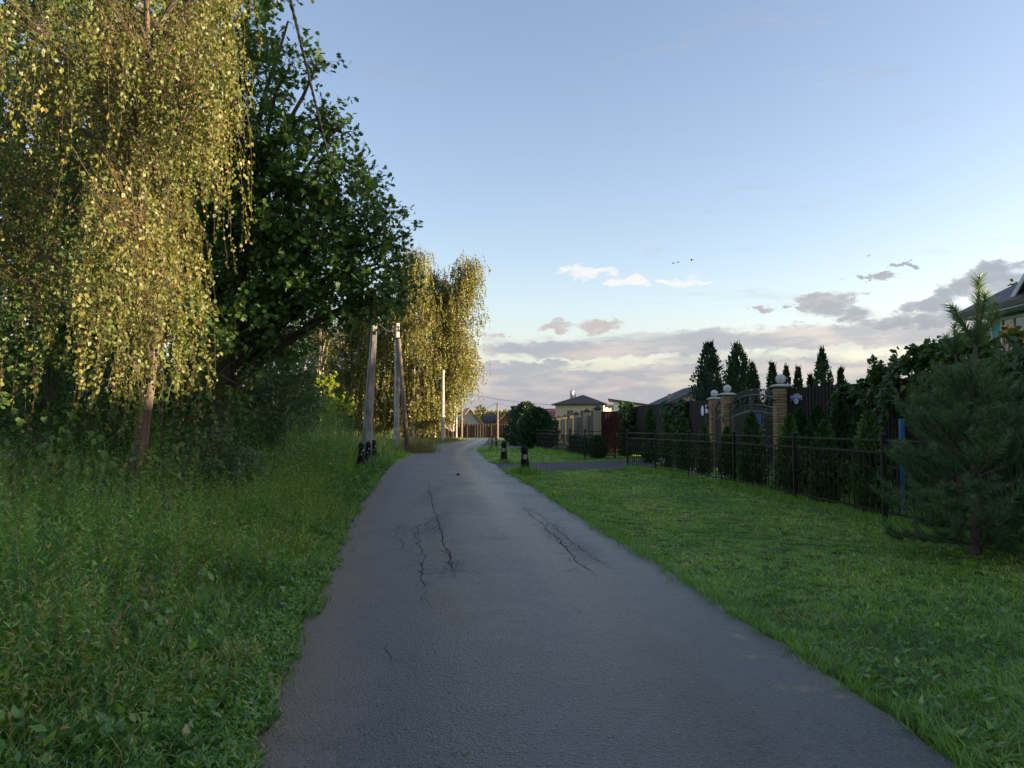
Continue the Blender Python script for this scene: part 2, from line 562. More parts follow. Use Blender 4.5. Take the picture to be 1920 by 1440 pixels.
class Leaves:
    """gathers many small leaf faces into one mesh"""
    def __init__(s):
        s.V, s.L, s.T, s.ns, s.off = [], [], [], [], 0

    def add(s, P, D, N, L, Wd, tint, tpl=KITE):
        n = len(P)
        if n == 0:
            return s
        D = unit(np.asarray(D, float))
        N = np.asarray(N, float)
        Sd = unit(np.cross(D, N))
        N = np.cross(Sd, D)
        L = np.broadcast_to(np.asarray(L, float), (n,))[:, None]
        Wd = np.broadcast_to(np.asarray(Wd, float), (n,))[:, None]
        t = np.array(tpl)
        k = len(t)
        V = P[:, None, :] + D[:, None, :] * (L * t[:, 0])[:, :, None] + Sd[:, None, :] * (Wd * t[:, 1])[:, :, None] + N[:, None, :] * (L * t[:, 2])[:, :, None]
        s.V.append(V.reshape(-1, 3))
        s.L.append(np.arange(n * k) + s.off)
        s.ns.append(np.full(n, k))
        s.T.append(np.repeat(np.broadcast_to(np.asarray(tint, float), (n,)), k))
        s.off += n * k
        return s

    def blades(s, P, D, bend, L, Wd, tint):
        """bent grass blades of five points (quad + tip)"""
        n = len(P)
        D = unit(D)
        Sd = unit(np.cross(D, bend) + 1e-6)
        L = L[:, None]
        Wd = Wd[:, None]
        mid = P + D * L * .55 + bend * L * .12
        tip = P + D * L * .93 + bend * L * .45
        V = np.stack([P - Sd * Wd * .5, P + Sd * Wd * .5, mid + Sd * Wd * .42, mid - Sd * Wd * .42, tip], 1)
        s.V.append(V.reshape(-1, 3))
        base = np.arange(n)[:, None] * 5 + s.off
        s.L.append((base + np.array([0, 1, 2, 3, 3, 2, 4])).ravel())
        s.ns.append(np.tile([4, 3], n))
        s.T.append(np.repeat(tint, 5))
        s.off += n * 5
        return s

    def twigs(s, A, B, r0, r1, tint=0.0):
        """thin three-sided twigs from A to B"""
        n = len(A)
        if n == 0:
            return s
        d = unit(B - A)
        a = unit(np.cross(d, np.array([.31, .87, .38])))
        b = np.cross(d, a)
        r0 = np.broadcast_to(np.asarray(r0, float), (n,))
        r1 = np.broadcast_to(np.asarray(r1, float), (n,))
        ring = []
        for C, r in ((A, r0), (B, r1)):
            for j in range(3):
                t_ = 2 * pi * j / 3
                ring.append(C + (a * cos(t_) + b * sin(t_)) * r[:, None])
        s.V.append(np.stack(ring, 1).reshape(-1, 3))
        base = np.arange(n)[:, None] * 6 + s.off
        s.L.append((base + np.array([0, 1, 4, 3, 1, 2, 5, 4, 2, 0, 3, 5])).ravel())
        s.ns.append(np.full(n * 3, 4))
        s.T.append(np.full(n * 6, tint))
        s.off += n * 6
        return s

    def build(s, name, mat, parent=None, base=(0, 0, 0)):
        V = np.concatenate(s.V) - np.array(base)
        ns = np.concatenate(s.ns)
        starts = np.concatenate([[0], np.cumsum(ns)[:-1]])
        me = fast_mesh(name, V, np.concatenate(s.L), starts, np.concatenate(s.T))
        return obj(name, me, mat, parent)


def lump(P, seed, f):
    """cheap smooth noise 0..1 in space"""
    r = np.random.default_rng(seed)
    o = np.zeros(len(P))
    for k in range(6):
        d = r.normal(size=3)
        d /= np.linalg.norm(d)
        o += np.sin(P @ d * f * (1 + .35 * k) * 2 + r.uniform(0, 6.28))
    return .5 + o / 9.0


def clipn(r, n, m, s_, lo=0, hi=1):
    return np.clip(r.normal(m, s_, n), lo, hi)

# ================================================================== SETTING
def ground_mat():
    m, t, b, out = new_mat('ground')
    g = t.new('ShaderNodeNewGeometry')
    p = g.outputs['Position']
    n = t.noise(p, .35, 5, .6)
    n2 = t.noise(p, 7, 5, .65)
    c_ = t.mix(t.smooth(n, .38, .62), (.12, .215, .034), (.17, .265, .045))
    c_ = t.mix(t.smooth(n2, .5, .75), c_, (.060, .050, .028))
    c_ = t.mix(t.smooth(t.noise(p, 3.1, 4, .6), .45, .65), c_, (.05, .075, .018))
    t.l.new(c_, b.inputs['Base Color'])
    b.inputs['Roughness'].default_value = .95
    b.inputs['Specular IOR Level'].default_value = .1
    bn = t.new('ShaderNodeBump')
    bn.inputs['Strength'].default_value = .8
    bn.inputs['Distance'].default_value = .04
    t.l.new(t.noise(p, 22, 5, .7), bn.inputs['Height'])
    t.l.new(bn.outputs[0], b.inputs['Normal'])
    return m


M['ground'] = ground_mat()
gb = MB()
gx = [-3000, -900, -300, -100, -40] + list(range(-20, 21, 2)) + [40, 100, 300, 900, 3000]
gy = [-600, -100, -30] + list(range(-12, 61, 3)) + [80, 120, 200, 400, 900, 2000, 4000]
for y in gy:
    for x in gx:
        gb.v.append((x, y, 0))
for j in range(len(gy) - 1):
    for i in range(len(gx) - 1):
        a = j * len(gx) + i
        gb.f.append((a, a + 1, a + 1 + len(gx), a + len(gx)))
kind(gb.build('ground', 'ground'), 'structure')

# ---- road: edges traced on the ground
LE = [gr(*p) for p in ((440, 1440), (470, 1365), (515, 1270), (560, 1172), (600, 1085), (640, 1005), (672, 950), (700, 908),
                       (725, 880), (750, 862), (785, 846), (830, 833), (868, 826))]
RE = [gr(*p) for p in ((1820, 1440), (1640, 1318), (1470, 1212), (1330, 1122), (1200, 1040), (1100, 980), (1010, 920), (955, 888),
                       (916, 866), (899, 852), (897, 845), (902, 837), (911, 830), (914, 826))]
LEx = np.array([[-1.15, -30], [-1.15, 0]] + [[p.x, p.y] for p in LE] + [[-5.3, 99]])
REx = np.array([[1.75, -30], [1.85, 0]] + [[p.x, p.y] for p in RE] + [[-2.6, 99]])


def edge_l(Y):
    return np.interp(Y, LEx[:, 1], LEx[:, 0])


def edge_r(Y):
    return np.interp(Y, REx[:, 1], REx[:, 0])


def road_mat():
    m, t, b, out = new_mat('asphalt')
    uvn = t.new('ShaderNodeUVMap')
    su = t.new('ShaderNodeSeparateXYZ')
    t.l.new(uvn.outputs[0], su.inputs[0])
    u = su.outputs[0]
    g = t.new('ShaderNodeNewGeometry')
    p = g.outputs['Position']
    sp = t.new('ShaderNodeSeparateXYZ')
    t.l.new(p, sp.inputs[0])
    big = t.noise(p, .45, 4, .55)
    mid = t.noise(p, 3.0, 5, .6)
    fine = t.noise(p, 110, 3, .7)
    vor = t.new('ShaderNodeTexVoronoi')
    t.l.new(p, vor.inputs['Vector'])
    vor.inputs['Scale'].default_value = 70
    agg = vor.outputs['Distance']
    c_ = t.mix(t.smooth(big, .35, .65), (.043, .054, .066), (.060, .073, .086))
    c_ = t.mix(t.smooth(fine, .5, .68), c_, (.15, .15, .15))
    vp = t.new('ShaderNodeTexVoronoi')
    t.l.new(p, vp.inputs['Vector'])
    vp.inputs['Scale'].default_value = 26
    vs = t.new('ShaderNodeTexVoronoi')
    t.l.new(p, vs.inputs['Vector'])
    vs.inputs['Scale'].default_value = 48
    sc_ = t.new('ShaderNodeSeparateColor')
    t.l.new(vs.outputs['Color'], sc_.inputs[0])
    stone_ = t.math('MULTIPLY', t.smooth(sc_.outputs[0], .72, .95), t.smooth(vs.outputs['Distance'], .5, .3))
    c_ = t.mix(t.math('MULTIPLY', stone_, .8), c_, (.20, .20, .195))
    dark_ = t.math('MULTIPLY', t.smooth(sc_.outputs[1], .65, .9), t.smooth(vs.outputs['Distance'], .55, .3))
    c_ = t.mix(t.math('MULTIPLY', dark_, .75), c_, (.018, .019, .021))
    pit = t.math('MULTIPLY', t.smooth(vp.outputs['Distance'], .22, .08), t.smooth(t.noise(p, 5, 3, .6), .5, .62))
    c_ = t.mix(pit, c_, (.012, .012, .013))
    c_ = t.mix(t.math('MULTIPLY', t.smooth(mid, .52, .7), .35), c_, (.085, .075, .062))
    # sandy dust along the left edge, thinner on the right
    rag0 = t.noise(p, 14, 5, .7)
    wob = t.math('MULTIPLY', t.math('SUBTRACT', mid, .5), .16)
    wob2 = t.math('MULTIPLY', t.math('SUBTRACT', big, .5), .12)
    ul = t.math('ADD', t.math('ADD', u, wob), wob2)
    dl = t.smooth(t.math('ADD', ul, t.math('MULTIPLY', t.math('SUBTRACT', rag0, .5), .20)), .24, .0)
    dr = t.smooth(ul, .955, 1.0)
    dust = t.math('MULTIPLY', t.math('MAXIMUM', dl, t.math('MULTIPLY', dr, .5)), t.math('MULTIPLY_ADD', fine, .7, .35))
    c_ = t.mix(t.math('MULTIPLY', dust, 1.0, clamp=True), c_, (.27, .20, .135))

    rag = t.noise(p, 16, 5, .7)

    def blot(px, py, rx, ry, f_):
        q = gr(px, py)
        a = t.math('DIVIDE', t.math('SUBTRACT', sp.outputs[0], q.x), rx)
        d = t.math('DIVIDE', t.math('SUBTRACT', sp.outputs[1], q.y), ry)
        r = t.math('ADD', t.math('MULTIPLY', a, a), t.math('MULTIPLY', d, d))
        r = t.math('ADD', r, t.math('MULTIPLY', t.math('SUBTRACT', rag, .5), 5.0))
        return t.math('MULTIPLY', t.smooth(r, 1.1, -.6), f_)
    # trodden-in earth: patches by the right edge, a worn strip and a mended strip
    for a in ((1390, 1198, .07, .09, .9), (1408, 1238, .08, .06, .6), (1500, 1298, .17, .08, .7), (1573, 1312, .06, .05, .7),
              (1130, 1048, .12, .25, .4)):
        c_ = t.mix(blot(*a), c_, (.30, .19, .10))
    # crazed patch: net of fine cracks where the surface has broken up
    vn = t.new('ShaderNodeVectorMath', operation='ADD')
    nz = t.new('ShaderNodeTexNoise')
    t.l.new(p, nz.inputs['Vector'])
    nz.inputs['Scale'].default_value = 9
    nz.inputs['Detail'].default_value = 3
    vsc = t.new('ShaderNodeVectorMath', operation='SCALE')
    t.l.new(nz.outputs['Color'], vsc.inputs[0])
    vsc.inputs['Scale'].default_value = .12
    t.l.new(p, vn.inputs[0])
    t.l.new(vsc.outputs[0], vn.inputs[1])
    ve = t.new('ShaderNodeTexVoronoi', feature='DISTANCE_TO_EDGE')
    t.l.new(vn.outputs[0], ve.inputs['Vector'])
    ve.inputs['Scale'].default_value = 5.5
    net = t.smooth(ve.outputs['Distance'], .045, .008)
    reg = None
    for a in ((800, 1010, .50, 2.6, 1.0), (830, 1050, .35, 1.3, 1.0), (1050, 1010, .28, 2.2, .8), (812, 940, .3, 3.0, .8)):
        q = blot(*a)
        reg = q if reg is None else t.math('MAXIMUM', reg, q)
    net = t.math('MULTIPLY', net, t.smooth(reg, .25, .7))
    c_ = t.mix(t.math('MULTIPLY', net, .85), c_, (.014, .013, .012))
    tar = None
    for a in ((818, 985, .26, 2.1, .45), (845, 1075, .2, .65, .5), (806, 930, .24, 2.8, .35), (1090, 1040, .34, 1.2, .35), (1040, 1000, .24, 1.8, .3)):
        q = blot(*a)
        c_ = t.mix(q, c_, (.046, .040, .034))
        tar = q if tar is None else t.math('MAXIMUM', tar, q)
    t.l.new(c_, b.inputs['Base Color'])
    # damp sheen: smooth where tyres polish it, dull where dust and earth lie
    wh = t.math('ADD', t.smooth(t.math('ABSOLUTE', t.math('SUBTRACT', u, .70)), .14, .0),
                t.math('MULTIPLY', t.smooth(t.math('ABSOLUTE', t.math('SUBTRACT', u, .33)), .12, .0), .45))
    ro = t.math('MULTIPLY_ADD', wh, -.12, .38)
    ro = t.math('ADD', ro, t.math('MULTIPLY', t.math('SUBTRACT', big, .5), .35))
    ro = t.math('ADD', ro, t.math('MULTIPLY', t.math('SUBTRACT', mid, .5), .18))
    ro = t.math('ADD', ro, t.math('MULTIPLY', t.math('MAXIMUM', dust, tar), .5))
    t.put(b.inputs['Roughness'], t.math('MAXIMUM', ro, .28))
    b.inputs['Specular IOR Level'].default_value = .8
    hgt = t.math('ADD', t.math('MULTIPLY', agg, .8), t.math('MULTIPLY', fine, .7))
    hgt = t.math('SUBTRACT', t.math('MULTIPLY_ADD', stone_, .6, hgt), t.math('MULTIPLY_ADD', dark_, .8, t.math('ADD', pit, net)))
    bn = t.new('ShaderNodeBump')
    bn.inputs['Strength'].default_value = 1.0
    bn.inputs['Distance'].default_value = .016
    t.l.new(hgt, bn.inputs['Height'])
    t.l.new(bn.outputs[0], b.inputs['Normal'])
    return m


M['asphalt'] = road_mat()
rng = np.random.default_rng(5)
ys = np.concatenate([np.arange(-30, 2, 2.0), np.arange(2, 30, .12), np.arange(30, 60, .5), np.arange(60, 99.1, 1.5)])


def wob(Y, sd):
    r = np.random.default_rng(sd)
    o = np.zeros(len(Y))
    for f_, a_ in ((.6, .06), (1.7, .04), (4.1, .03), (9.3, .018), (17, .012)):
        o += a_ * np.sin(Y * f_ + r.uniform(0, 6.3)) * (.6 + .4 * np.sin(Y * f_ * .37 + r.uniform(0, 6)))
    return o


xl, xr = edge_l(ys) + wob(ys, 1), edge_r(ys) + wob(ys, 2) * 1.0
NC = 10
verts, uv = [], []
for k, Y in enumerate(ys):
    for j in range(NC + 1):
        u = j / NC
        verts.append((xl[k] * (1 - u) + xr[k] * u, Y, .012 + .035 * (1 - (2 * u - 1) ** 2)))
        uv.append((u, Y))
faces = []
for k in range(len(ys) - 1):
    for j in range(NC):
        a = k * (NC + 1) + j
        faces.append((a, a + 1, a + NC + 2, a + NC + 1))
me = bpy.data.meshes.new('road')
me.from_pydata(verts, [], faces)
ul = me.uv_layers.new(name='UVMap')
for lp in me.loops:
    ul.data[lp.index].uv = uv[lp.vertex_index]
me.update()
road = kind(obj('road', me, 'asphalt', smooth=True), 'structure')


def road_z(x, y):
    a, b_ = float(edge_l(y)), float(edge_r(y))
    u = min(max((x - a) / (b_ - a), 0), 1)
    return .012 + .035 * (1 - (2 * u - 1) ** 2)


# ---- cracks in the asphalt: dark ragged ribbons
M['crack'] = pmat('crack', (.014, .014, .014), (.03, .027, .024), 30, 1.0, spec=.05)
R = random.Random(11)


def crack(pts, wd, seed, rag=.016, deep=0):
    r = random.Random(seed)
    wd *= .6
    g = [gr(*p) if len(p) == 2 else Vector(p) for p in pts]
    path = []
    dr = 0.0
    for a, b_ in zip(g[:-1], g[1:]):
        n = max(2, int((b_ - a).length / .07))
        for i in range(n):
            f_ = i / n
            dr = dr * .78 + r.gauss(0, rag)
            path.append(a.lerp(b_, f_) + Vector((dr, r.gauss(0, rag), 0)))
    path.append(g[-1])
    mb = MB()
    for i, p in enumerate(path):
        d = (path[min(i + 1, len(path) - 1)] - path[max(i - 1, 0)])
        s_ = Vector((-d.y, d.x, 0)).normalized() if d.length > 1e-6 else Vector((1, 0, 0))
        hw = wd * r.uniform(.25, 1.0) * .5 * min(1, 3.5 * min(i + .2, len(path) - 1 - i + .2) / len(path) + .2)
        z = road_z(p.x, p.y) + .003
        mb.v += [(p.x - s_.x * hw, p.y - s_.y * hw, z), (p.x + s_.x * hw, p.y + s_.y * hw, z)]
    for i in range(len(path) - 1):
        mb.f.append((2 * i, 2 * i + 1, 2 * i + 3, 2 * i + 2))
    o = mb.build('crack', 'crack', road)
    if deep < 2:
        for k in range(int(len(path) * (.34 if deep == 0 else .16))):
            p = path[r.randrange(len(path))]
            a = r.choice((-1, 1)) * r.uniform(.3, 1.2) + r.choice((0, pi))
            ln = r.uniform(.08, .42) * (1 if deep == 0 else .6)
            q = p + Vector((cos(a), sin(a) * 1.6, 0)) * ln
            crack([p, p.lerp(q, .5) + Vector((r.gauss(0, .03), r.gauss(0, .03), 0)), q], wd * r.uniform(.5, .9), r.randrange(9999), rag * .7, deep + 1)
    return o


crack([(803, 905), (808, 940), (815, 972), (822, 1000), (835, 1030), (845, 1060), (858, 1098)], .028, 1)
crack([(816, 975), (806, 985), (790, 990), (786, 1010), (790, 1040), (785, 1075), (792, 1105), (794, 1140)], .022, 2)
crack([(790, 1000), (765, 995), (749, 990), (748, 1015), (756, 1040)], .018, 3)
crack([(838, 1035), (842, 1052), (846, 1075)], .026, 4)
crack([(975, 952), (1000, 975), (1020, 992), (1050, 1020), (1075, 1045), (1100, 1076), (1119, 1086)], .032, 5)
crack([(990, 955), (1030, 985), (1060, 1006), (1090, 1036), (1141, 1072)], .02, 6)
crack([(786, 1060), (805, 1062), (812, 1056)], .014, 7)
crack([(800, 950), (812, 952), (832, 948)], .02, 8)
crack([(822, 1000), (806, 1004), (795, 1000)], .016, 9)
crack([(785, 1075), (800, 1085), (808, 1083)], .014, 10)
crack([(749, 1000), (770, 1002), (786, 1006)], .012, 12)
crack([(1000, 975), (985, 978), (970, 975)], .014, 13)
crack([(830, 1020), (845, 1022), (852, 1018)], .018, 14)
crack([(843, 1062), (856, 1064), (861, 1060)], .02, 15)
crack([(730, 1215), (736, 1240), (741, 1262)], .007, 16, .02)

# ---- gravel drive, cross path, far lane
M['gravel'] = pmat('gravel', (.075, .073, .075), (.045, .044, .046), 24, .9, 1.0, 90)
M['pale_path'] = pmat('pale_path', (.20, .19, .18), (.14, .135, .13), 4, .8, .4, 50)


def sheet(name, up, dn, mat, z):
    mb = MB()
    pts = list(dn) + list(up)[::-1]
    mb.v = [(p[0], p[1], z) for p in pts]
    n = len(dn)
    for i in range(n - 1):
        mb.f.append((i, i + 1, 2 * n - 2 - i, 2 * n - 1 - i))
    return kind(mb.build(name, mat), 'structure')


up = [gr(*p)[:2] for p in ((893, 864), (960, 868), (1040, 867.5), (1110, 866), (1172, 864))] + [(9.5, 35.0)]
dn = [gr(*p)[:2] for p in ((950, 893), (985, 888), (1040, 882.5), (1110, 880), (1190, 876.5))] + [(9.5, 29.5)]
sheet('driveway', up, dn, 'gravel', .005)
sheet('path', [(-2.6, 63.5), (.5, 62.5), (4.4, 62)], [(-2.6, 55), (.5, 56.6), (4.4, 56.5)], 'pale_path', .005)
sheet('lane', [(-30, 104.2), (-3, 104.2), (4.0, 104.2)], [(-30, 98), (-3, 98.4), (4.0, 98)], 'pale_path', .008)
DRV_UP, DRV_DN = np.array(up), np.array(dn)


def on_hard(X, Y):
    """true where road, drive or path lie"""
    a = (X > edge_l(Y) - .02) & (X < edge_r(Y) + .02)
    b_ = (X > -2.6) & (Y < np.interp(X, DRV_UP[:, 0], DRV_UP[:, 1])) & (Y > np.interp(X, DRV_DN[:, 0], DRV_DN[:, 1]))
    c_ = (X > -2.6) & (X < 4.4) & (Y > 55.8) & (Y < 63)
    return a | b_ | c_


# ================================================================== RIGHT SIDE: walls and fences
def sheet_wall(th, p0, p1, H, mat, name='panel', width=1.15, pitch=.2, dep=.022, z0=.05, hvar=0.0, seed=0):
    """ribbed steel sheets side by side, each its own part"""
    r = random.Random(seed)
    b0 = Vector(th.location)
    p0, p1 = Vector((*p0, 0)), Vector((*p1, 0))
    L = (p1 - p0).length
    d = (p1 - p0) / L
    nrm = Vector((d.y, -d.x, 0))
    n = max(1, round(L / width))
    wd = L / n
    for k in range(n):
        mb = MB()
        m_ = max(2, round(wd / pitch))
        dz = r.uniform(-hvar, hvar)
        off = r.uniform(0, .006)
        prof = []
        for i in range(m_):
            for f_, o_ in ((0, 0), (.32, 0), (.42, 1), (.90, 1)):
                prof.append(((i + f_) / m_ * wd, o_ * dep))
        prof.append((wd - .004, 0))
        for s_, o_ in prof:
            q = p0 + d * (k * wd + s_) + nrm * (o_ + off) - b0
            mb.v += [(q.x, q.y, z0), (q.x, q.y, H + dz)]
        for i in range(len(prof) - 1):
            mb.f.append((2 * i, 2 * i + 2, 2 * i + 3, 2 * i + 1))
        mb.build(name, mat, th)


def wall_posts(th, p0, p1, H, step, mat='black_metal', side=-1):
    b0 = Vector(th.location)
    p0, p1 = Vector((*p0, 0)), Vector((*p1, 0))
    L = (p1 - p0).length
    d = (p1 - p0) / L
    nrm = Vector((d.y, -d.x, 0))
    n = max(1, round(L / step))
    for k in range(n + 1):
        q = p0 + d * (L * k / n) - nrm * .05 - b0
        MB().box((q.x - .03, q.y - .03, 0), (q.x + .03, q.y + .03, H - .05)).build('post', mat, th)
    for z in (.45, H - .35):
        a, c_ = p0 - nrm * .03 - b0, p1 - nrm * .03 - b0
        MB().bar((a.x, a.y, z), (c_.x, c_.y, z), .03, .04).build('rail', mat, th)


# plan points of the long boundary wall
P1, P2, P3 = (7.98, 30.3), (7.73, 27.6), (7.70, 22.0)
WALL_H = 2.64
t1 = thing('corrugated_fence', 'dark brown ribbed steel fence right of the gate, blue house-number plate on it', 'fence', (8.45, 14, 0))
sheet_wall(t1, (7.80, 21.85), (8.90, 19.1), WALL_H, 'brown_sheet', seed=1, hvar=.015, pitch=.13)
wall_posts(t1, (7.82, 21.83), (8.92, 19.1), WALL_H, 2.5)
sheet_wall(t1, (8.92, 19.08), (9.0, -6.0), WALL_H, 'brown_sheet', seed=5, hvar=.015)
wall_posts(t1, (8.95, 19.0), (9.03, -6.0), WALL_H, 2.5)
t2 = thing('corrugated_fence', 'dark brown ribbed steel fence left of the gate, partly hung with creeper', 'fence', (7.4, 37, 0))
sheet_wall(t2, (6.45, 43.3), (7.95, 30.55), WALL_H, 'brown_sheet', seed=2, hvar=.015, pitch=.15)
wall_posts(t2, (6.5, 43.3), (8.0, 30.55), WALL_H, 2.5)
t3 = thing('corrugated_fence', 'maroon ribbed steel fence between pale brick pillar and creeper', 'fence', (5.7, 43.5, 0))
sheet_wall(t3, (5.02, 43.4), (6.45, 43.75), 2.42, 'maroon_sheet', seed=3, pitch=.16)
wall_posts(t3, (5.02, 43.45), (6.45, 43.8), 2.4, 1.3)


# ---- brick gate pillars, every brick its own piece
def brick_mesh(name, L, seed):
    r = random.Random(seed)
    sec = [(-.056, -.034), (.056, -.034), (.066, -.02), (.07, .004), (.064, .022), (.055, .034), (-.055, .034), (-.064, .022), (-.07, .004), (-.066, -.02)]
    mb = MB()
    st = (-L / 2, -L / 2 + .012, 0, L / 2 - .012, L / 2)
    k = len(sec)
    for i, x in enumerate(st):
        s_ = .88 if i in (0, 4) else 1
        for y, z in sec:
            mb.v.append((x, y * s_ + r.uniform(-.004, .004), z * (.95 if i in (0, 4) else 1) + r.uniform(-.0015, .0015)))
    for i in range(len(st) - 1):
        for j in range(k):
            mb.f.append((i * k + j, (i + 1) * k + j, (i + 1) * k + (j + 1) % k, i * k + (j + 1) % k))
    mb.f.append(tuple(range(k)))
    mb.f.append(tuple(range(4 * k, 5 * k))[::-1])
    return mb.mesh(name)


BR = []
for i in range(6):
    me = brick_mesh('brick', .245, i)
    me.materials.append(M[('brick', 'brick2', 'brick3')[i % 3]])
    BR.append(me)


def brick_pillar(p, H, label, seed, ball=.17, rz=0):
    t = thing('brick_pillar', label, 'pillar', (p[0], p[1], 0), rz, 'gate pillars')
    r = random.Random(seed)
    MB().box((-.165, -.165, 0), (.165, .165, H)).build('mortar_core', 'mortar', t)
    n = int(H / .079)
    for k in range(n):
        z = .05 + k * .079
        if z > H - .04:
            break
        for q in range(4):
            a = q * pi / 2
            sgn = 1 if k % 2 == 0 else -1
            lx, ly = sgn * .0625, .1245
            o = bpy.data.objects.new('brick', BR[r.randrange(6)])
            COL.objects.link(o)
            o.parent = t
            o.location = (cos(a) * lx - sin(a) * ly, sin(a) * lx + cos(a) * ly, z)
            o.rotation_euler = (r.gauss(0, .01), r.gauss(0, .006), a + r.gauss(0, .008))
    s2 = sqrt(2)
    cp = MB().lathe([(.20 * s2, 0), (.255 * s2, .012), (.255 * s2, .035), (.17 * s2, .08), (.11 * s2, .09)], 4, (0, 0, H), pi / 4).build('cap', 'cap', t)
    MB().lathe([(.085, 0), (.085, .02)], 20, (0, 0, H + .09)).build('collar', 'mortar', cp)
    prof = []
    for i in range(13):
        a = -pi / 2 * .75 + (pi / 2 * 1.75) * i / 12
        prof.append((max(ball * cos(a), .002), ball * sin(a)))
    MB().lathe(prof, 24, (0, 0, H + .105 + ball * .90)).build('ball', 'ball', cp, smooth=True)
    return t


brick_pillar(P1, 2.62, 'yellow-brown rough brick pillar with pale ball, left side of the wicket gate', 1, .142)
brick_pillar(P2, 2.68, 'yellow-brown rough brick pillar with pale ball, between wicket and double gate', 2, .142)
brick_pillar(P3, 2.68, 'yellow-brown rough brick pillar with chipped pale ball, right side of the double gate', 3, .142)


# ---- wrought gates
def curl(c_, r, turns, a0, ax, n=18):
    """spiral in the gate's plane: ax = direction along the gate"""
    out = []
    for i in range(n + 1):
        f_ = i / n
        a = a0 + turns * 2 * pi * f_
        q = r * (1 - .75 * f_)
        out.append(Vector((c_[0] + ax[0] * q * cos(a), c_[1] + ax[1] * q * cos(a), c_[2] + q * sin(a))))
    return out


def gate(a, b_, label, cat, h0, h1, name, sym=True, spike=.22, nb=None):
    a, b_ = Vector((*a, 0)), Vector((*b_, 0))
    mid = (a + b_) / 2
    t = thing(name, label, cat, mid)
    L = (b_ - a).length
    ax = (b_ - a) / L
    a0 = -ax * L / 2

    def pt(s_, z):
        q = a0 + ax * s_
        return Vector((q.x, q.y, z))

    def arch(s_):
        return h0 + (h1 - h0) * (1 - (2 * s_ / L - 1) ** 2)
    N = 24
    MB().tube([pt(L * i / N, arch(L * i / N)) for i in range(N + 1)], .028, 6).build('arch_rail', 'gate_metal', t)
    MB().tube([pt(L * i / N, arch(L * i / N) - .30) for i in range(N + 1)], .02, 6).build('inner_arch_rail', 'gate_metal', t)
    MB().bar(pt(.02, .95), pt(L - .02, .95), .03, .04).build('middle_rail', 'gate_metal', t)
    MB().bar(pt(.02, .12), pt(L - .02, .12), .04, .05).build('bottom_rail', 'gate_metal', t)
    stiles = [.02, L - .02] + ([L / 2 - .04, L / 2 + .04] if sym else [])
    for s_ in stiles:
        MB().bar(pt(s_, .05), pt(s_, arch(s_)), .05).build('stile', 'gate_metal', t)
    nb = nb or int(L / .125)
    for i in range(1, nb):
        s_ = L * i / nb
        z = arch(s_) + spike
        MB().bar(pt(s_, .12), pt(s_, arch(s_) - .30), .018).build('bar', 'gate_metal', t)
        sp = MB().bar(pt(s_, arch(s_)), pt(s_, z - .07), .016)
        q = pt(s_, z - .08)
        sp.lathe([(.008, 0), (.02, .025), (.001, .09)], 4, q)
        sp.build('spear', 'gate_metal', t)
        if i % 2 == 0 or nb < 14:
            q = pt(s_, arch(s_) - .52)
            MB().lathe([(.010, -.05), (.026, -.02), (.026, .02), (.010, .05)], 6, q).build('collar', 'silver', t)
        q = pt(s_, .95)
        if i % 2:
            MB().lathe([(.012, -.02), (.024, 0), (.012, .02)], 6, q).build('collar', 'silver', t)
    nsc = max(2, int(L / .5))
    for i in range(nsc):
        s_ = L * (i + .5) / nsc
        q = pt(s_, arch(s_) - .15)
        MB().tube(curl(q, .125, 1.4 if i % 2 else -1.4, pi / 2, ax), .011, 5).build('scroll', 'gate_metal', t)
    for k in range(4):
        q = pt(L * (k + .5) / 4, .55)
        MB().tube(curl(q, .16, 1.5 if k % 2 else -1.5, pi / 2, ax), .011, 5).build('scroll', 'gate_metal', t)
    return t


gate((P2[0] + .03, P2[1] - .24), (P3[0] - .02, P3[1] + .24), 'dark wrought-iron double gate with arched spear top', 'gate', 2.34, 2.56, 'double_gate')
gate((P1[0], P1[1] - .24), (P2[0], P2[1] + .24), 'narrow wrought-iron wicket gate between two ball-topped brick pillars', 'gate', 2.25, 2.5, 'wicket_gate', sym=False, nb=14, spike=.1)

# notice boards left of the wicket, number plate right of the gate
wd = Vector((7.95 - 6.45, 30.55 - 43.3, 0)).normalized()
wn = Vector((wd.y, -wd.x, 0))


def on_left_wall(s_, off=.045):
    q = Vector((7.95, 30.55, 0)) - wd * s_ + wn * off
    return q


q = on_left_wall(.92)
t = MB()
e = [(q + wd * .16 * cos(2 * pi * k / 20) + Vector((0, 0, 2.20 + .21 * sin(2 * pi * k / 20))) - q) for k in range(20)]
tag(t.prism(e, wn * .012).build('oval_plate', 'sign_white', loc=q), 'small white oval plate on the brown fence left of the wicket', 'sign')
q = on_left_wall(.45)
tag(MB().prism([wd * -.13 + Vector((0, 0, 2.1)), wd * .13 + Vector((0, 0, 2.1)), wd * .13 + Vector((0, 0, 2.42)), wd * -.13 + Vector((0, 0, 2.42))], wn * .012)
    .build('notice_plate', 'sign_white', loc=q), 'white square notice next to the left brick gate pillar', 'sign')
q = on_left_wall(.28)
t = thing('mailbox', 'small dark mailbox below the white notice beside the wicket', 'mailbox', q)
MB().prism([wd * -.14 + Vector((0, 0, 1.66)), wd * .14 + Vector((0, 0, 1.66)), wd * .14 + Vector((0, 0, 2.0)), wd * -.14 + Vector((0, 0, 2.0))], wn * .1).build('body', 'brown_sheet', t)
MB().prism([wd * -.15 + Vector((0, 0, 2.0)), wd * .15 + Vector((0, 0, 2.0)), wd * .15 + Vector((0, 0, 2.05)), wd * -.15 + Vector((0, 0, 2.05))], wn * .12).build('lid', 'maroon_sheet', t)

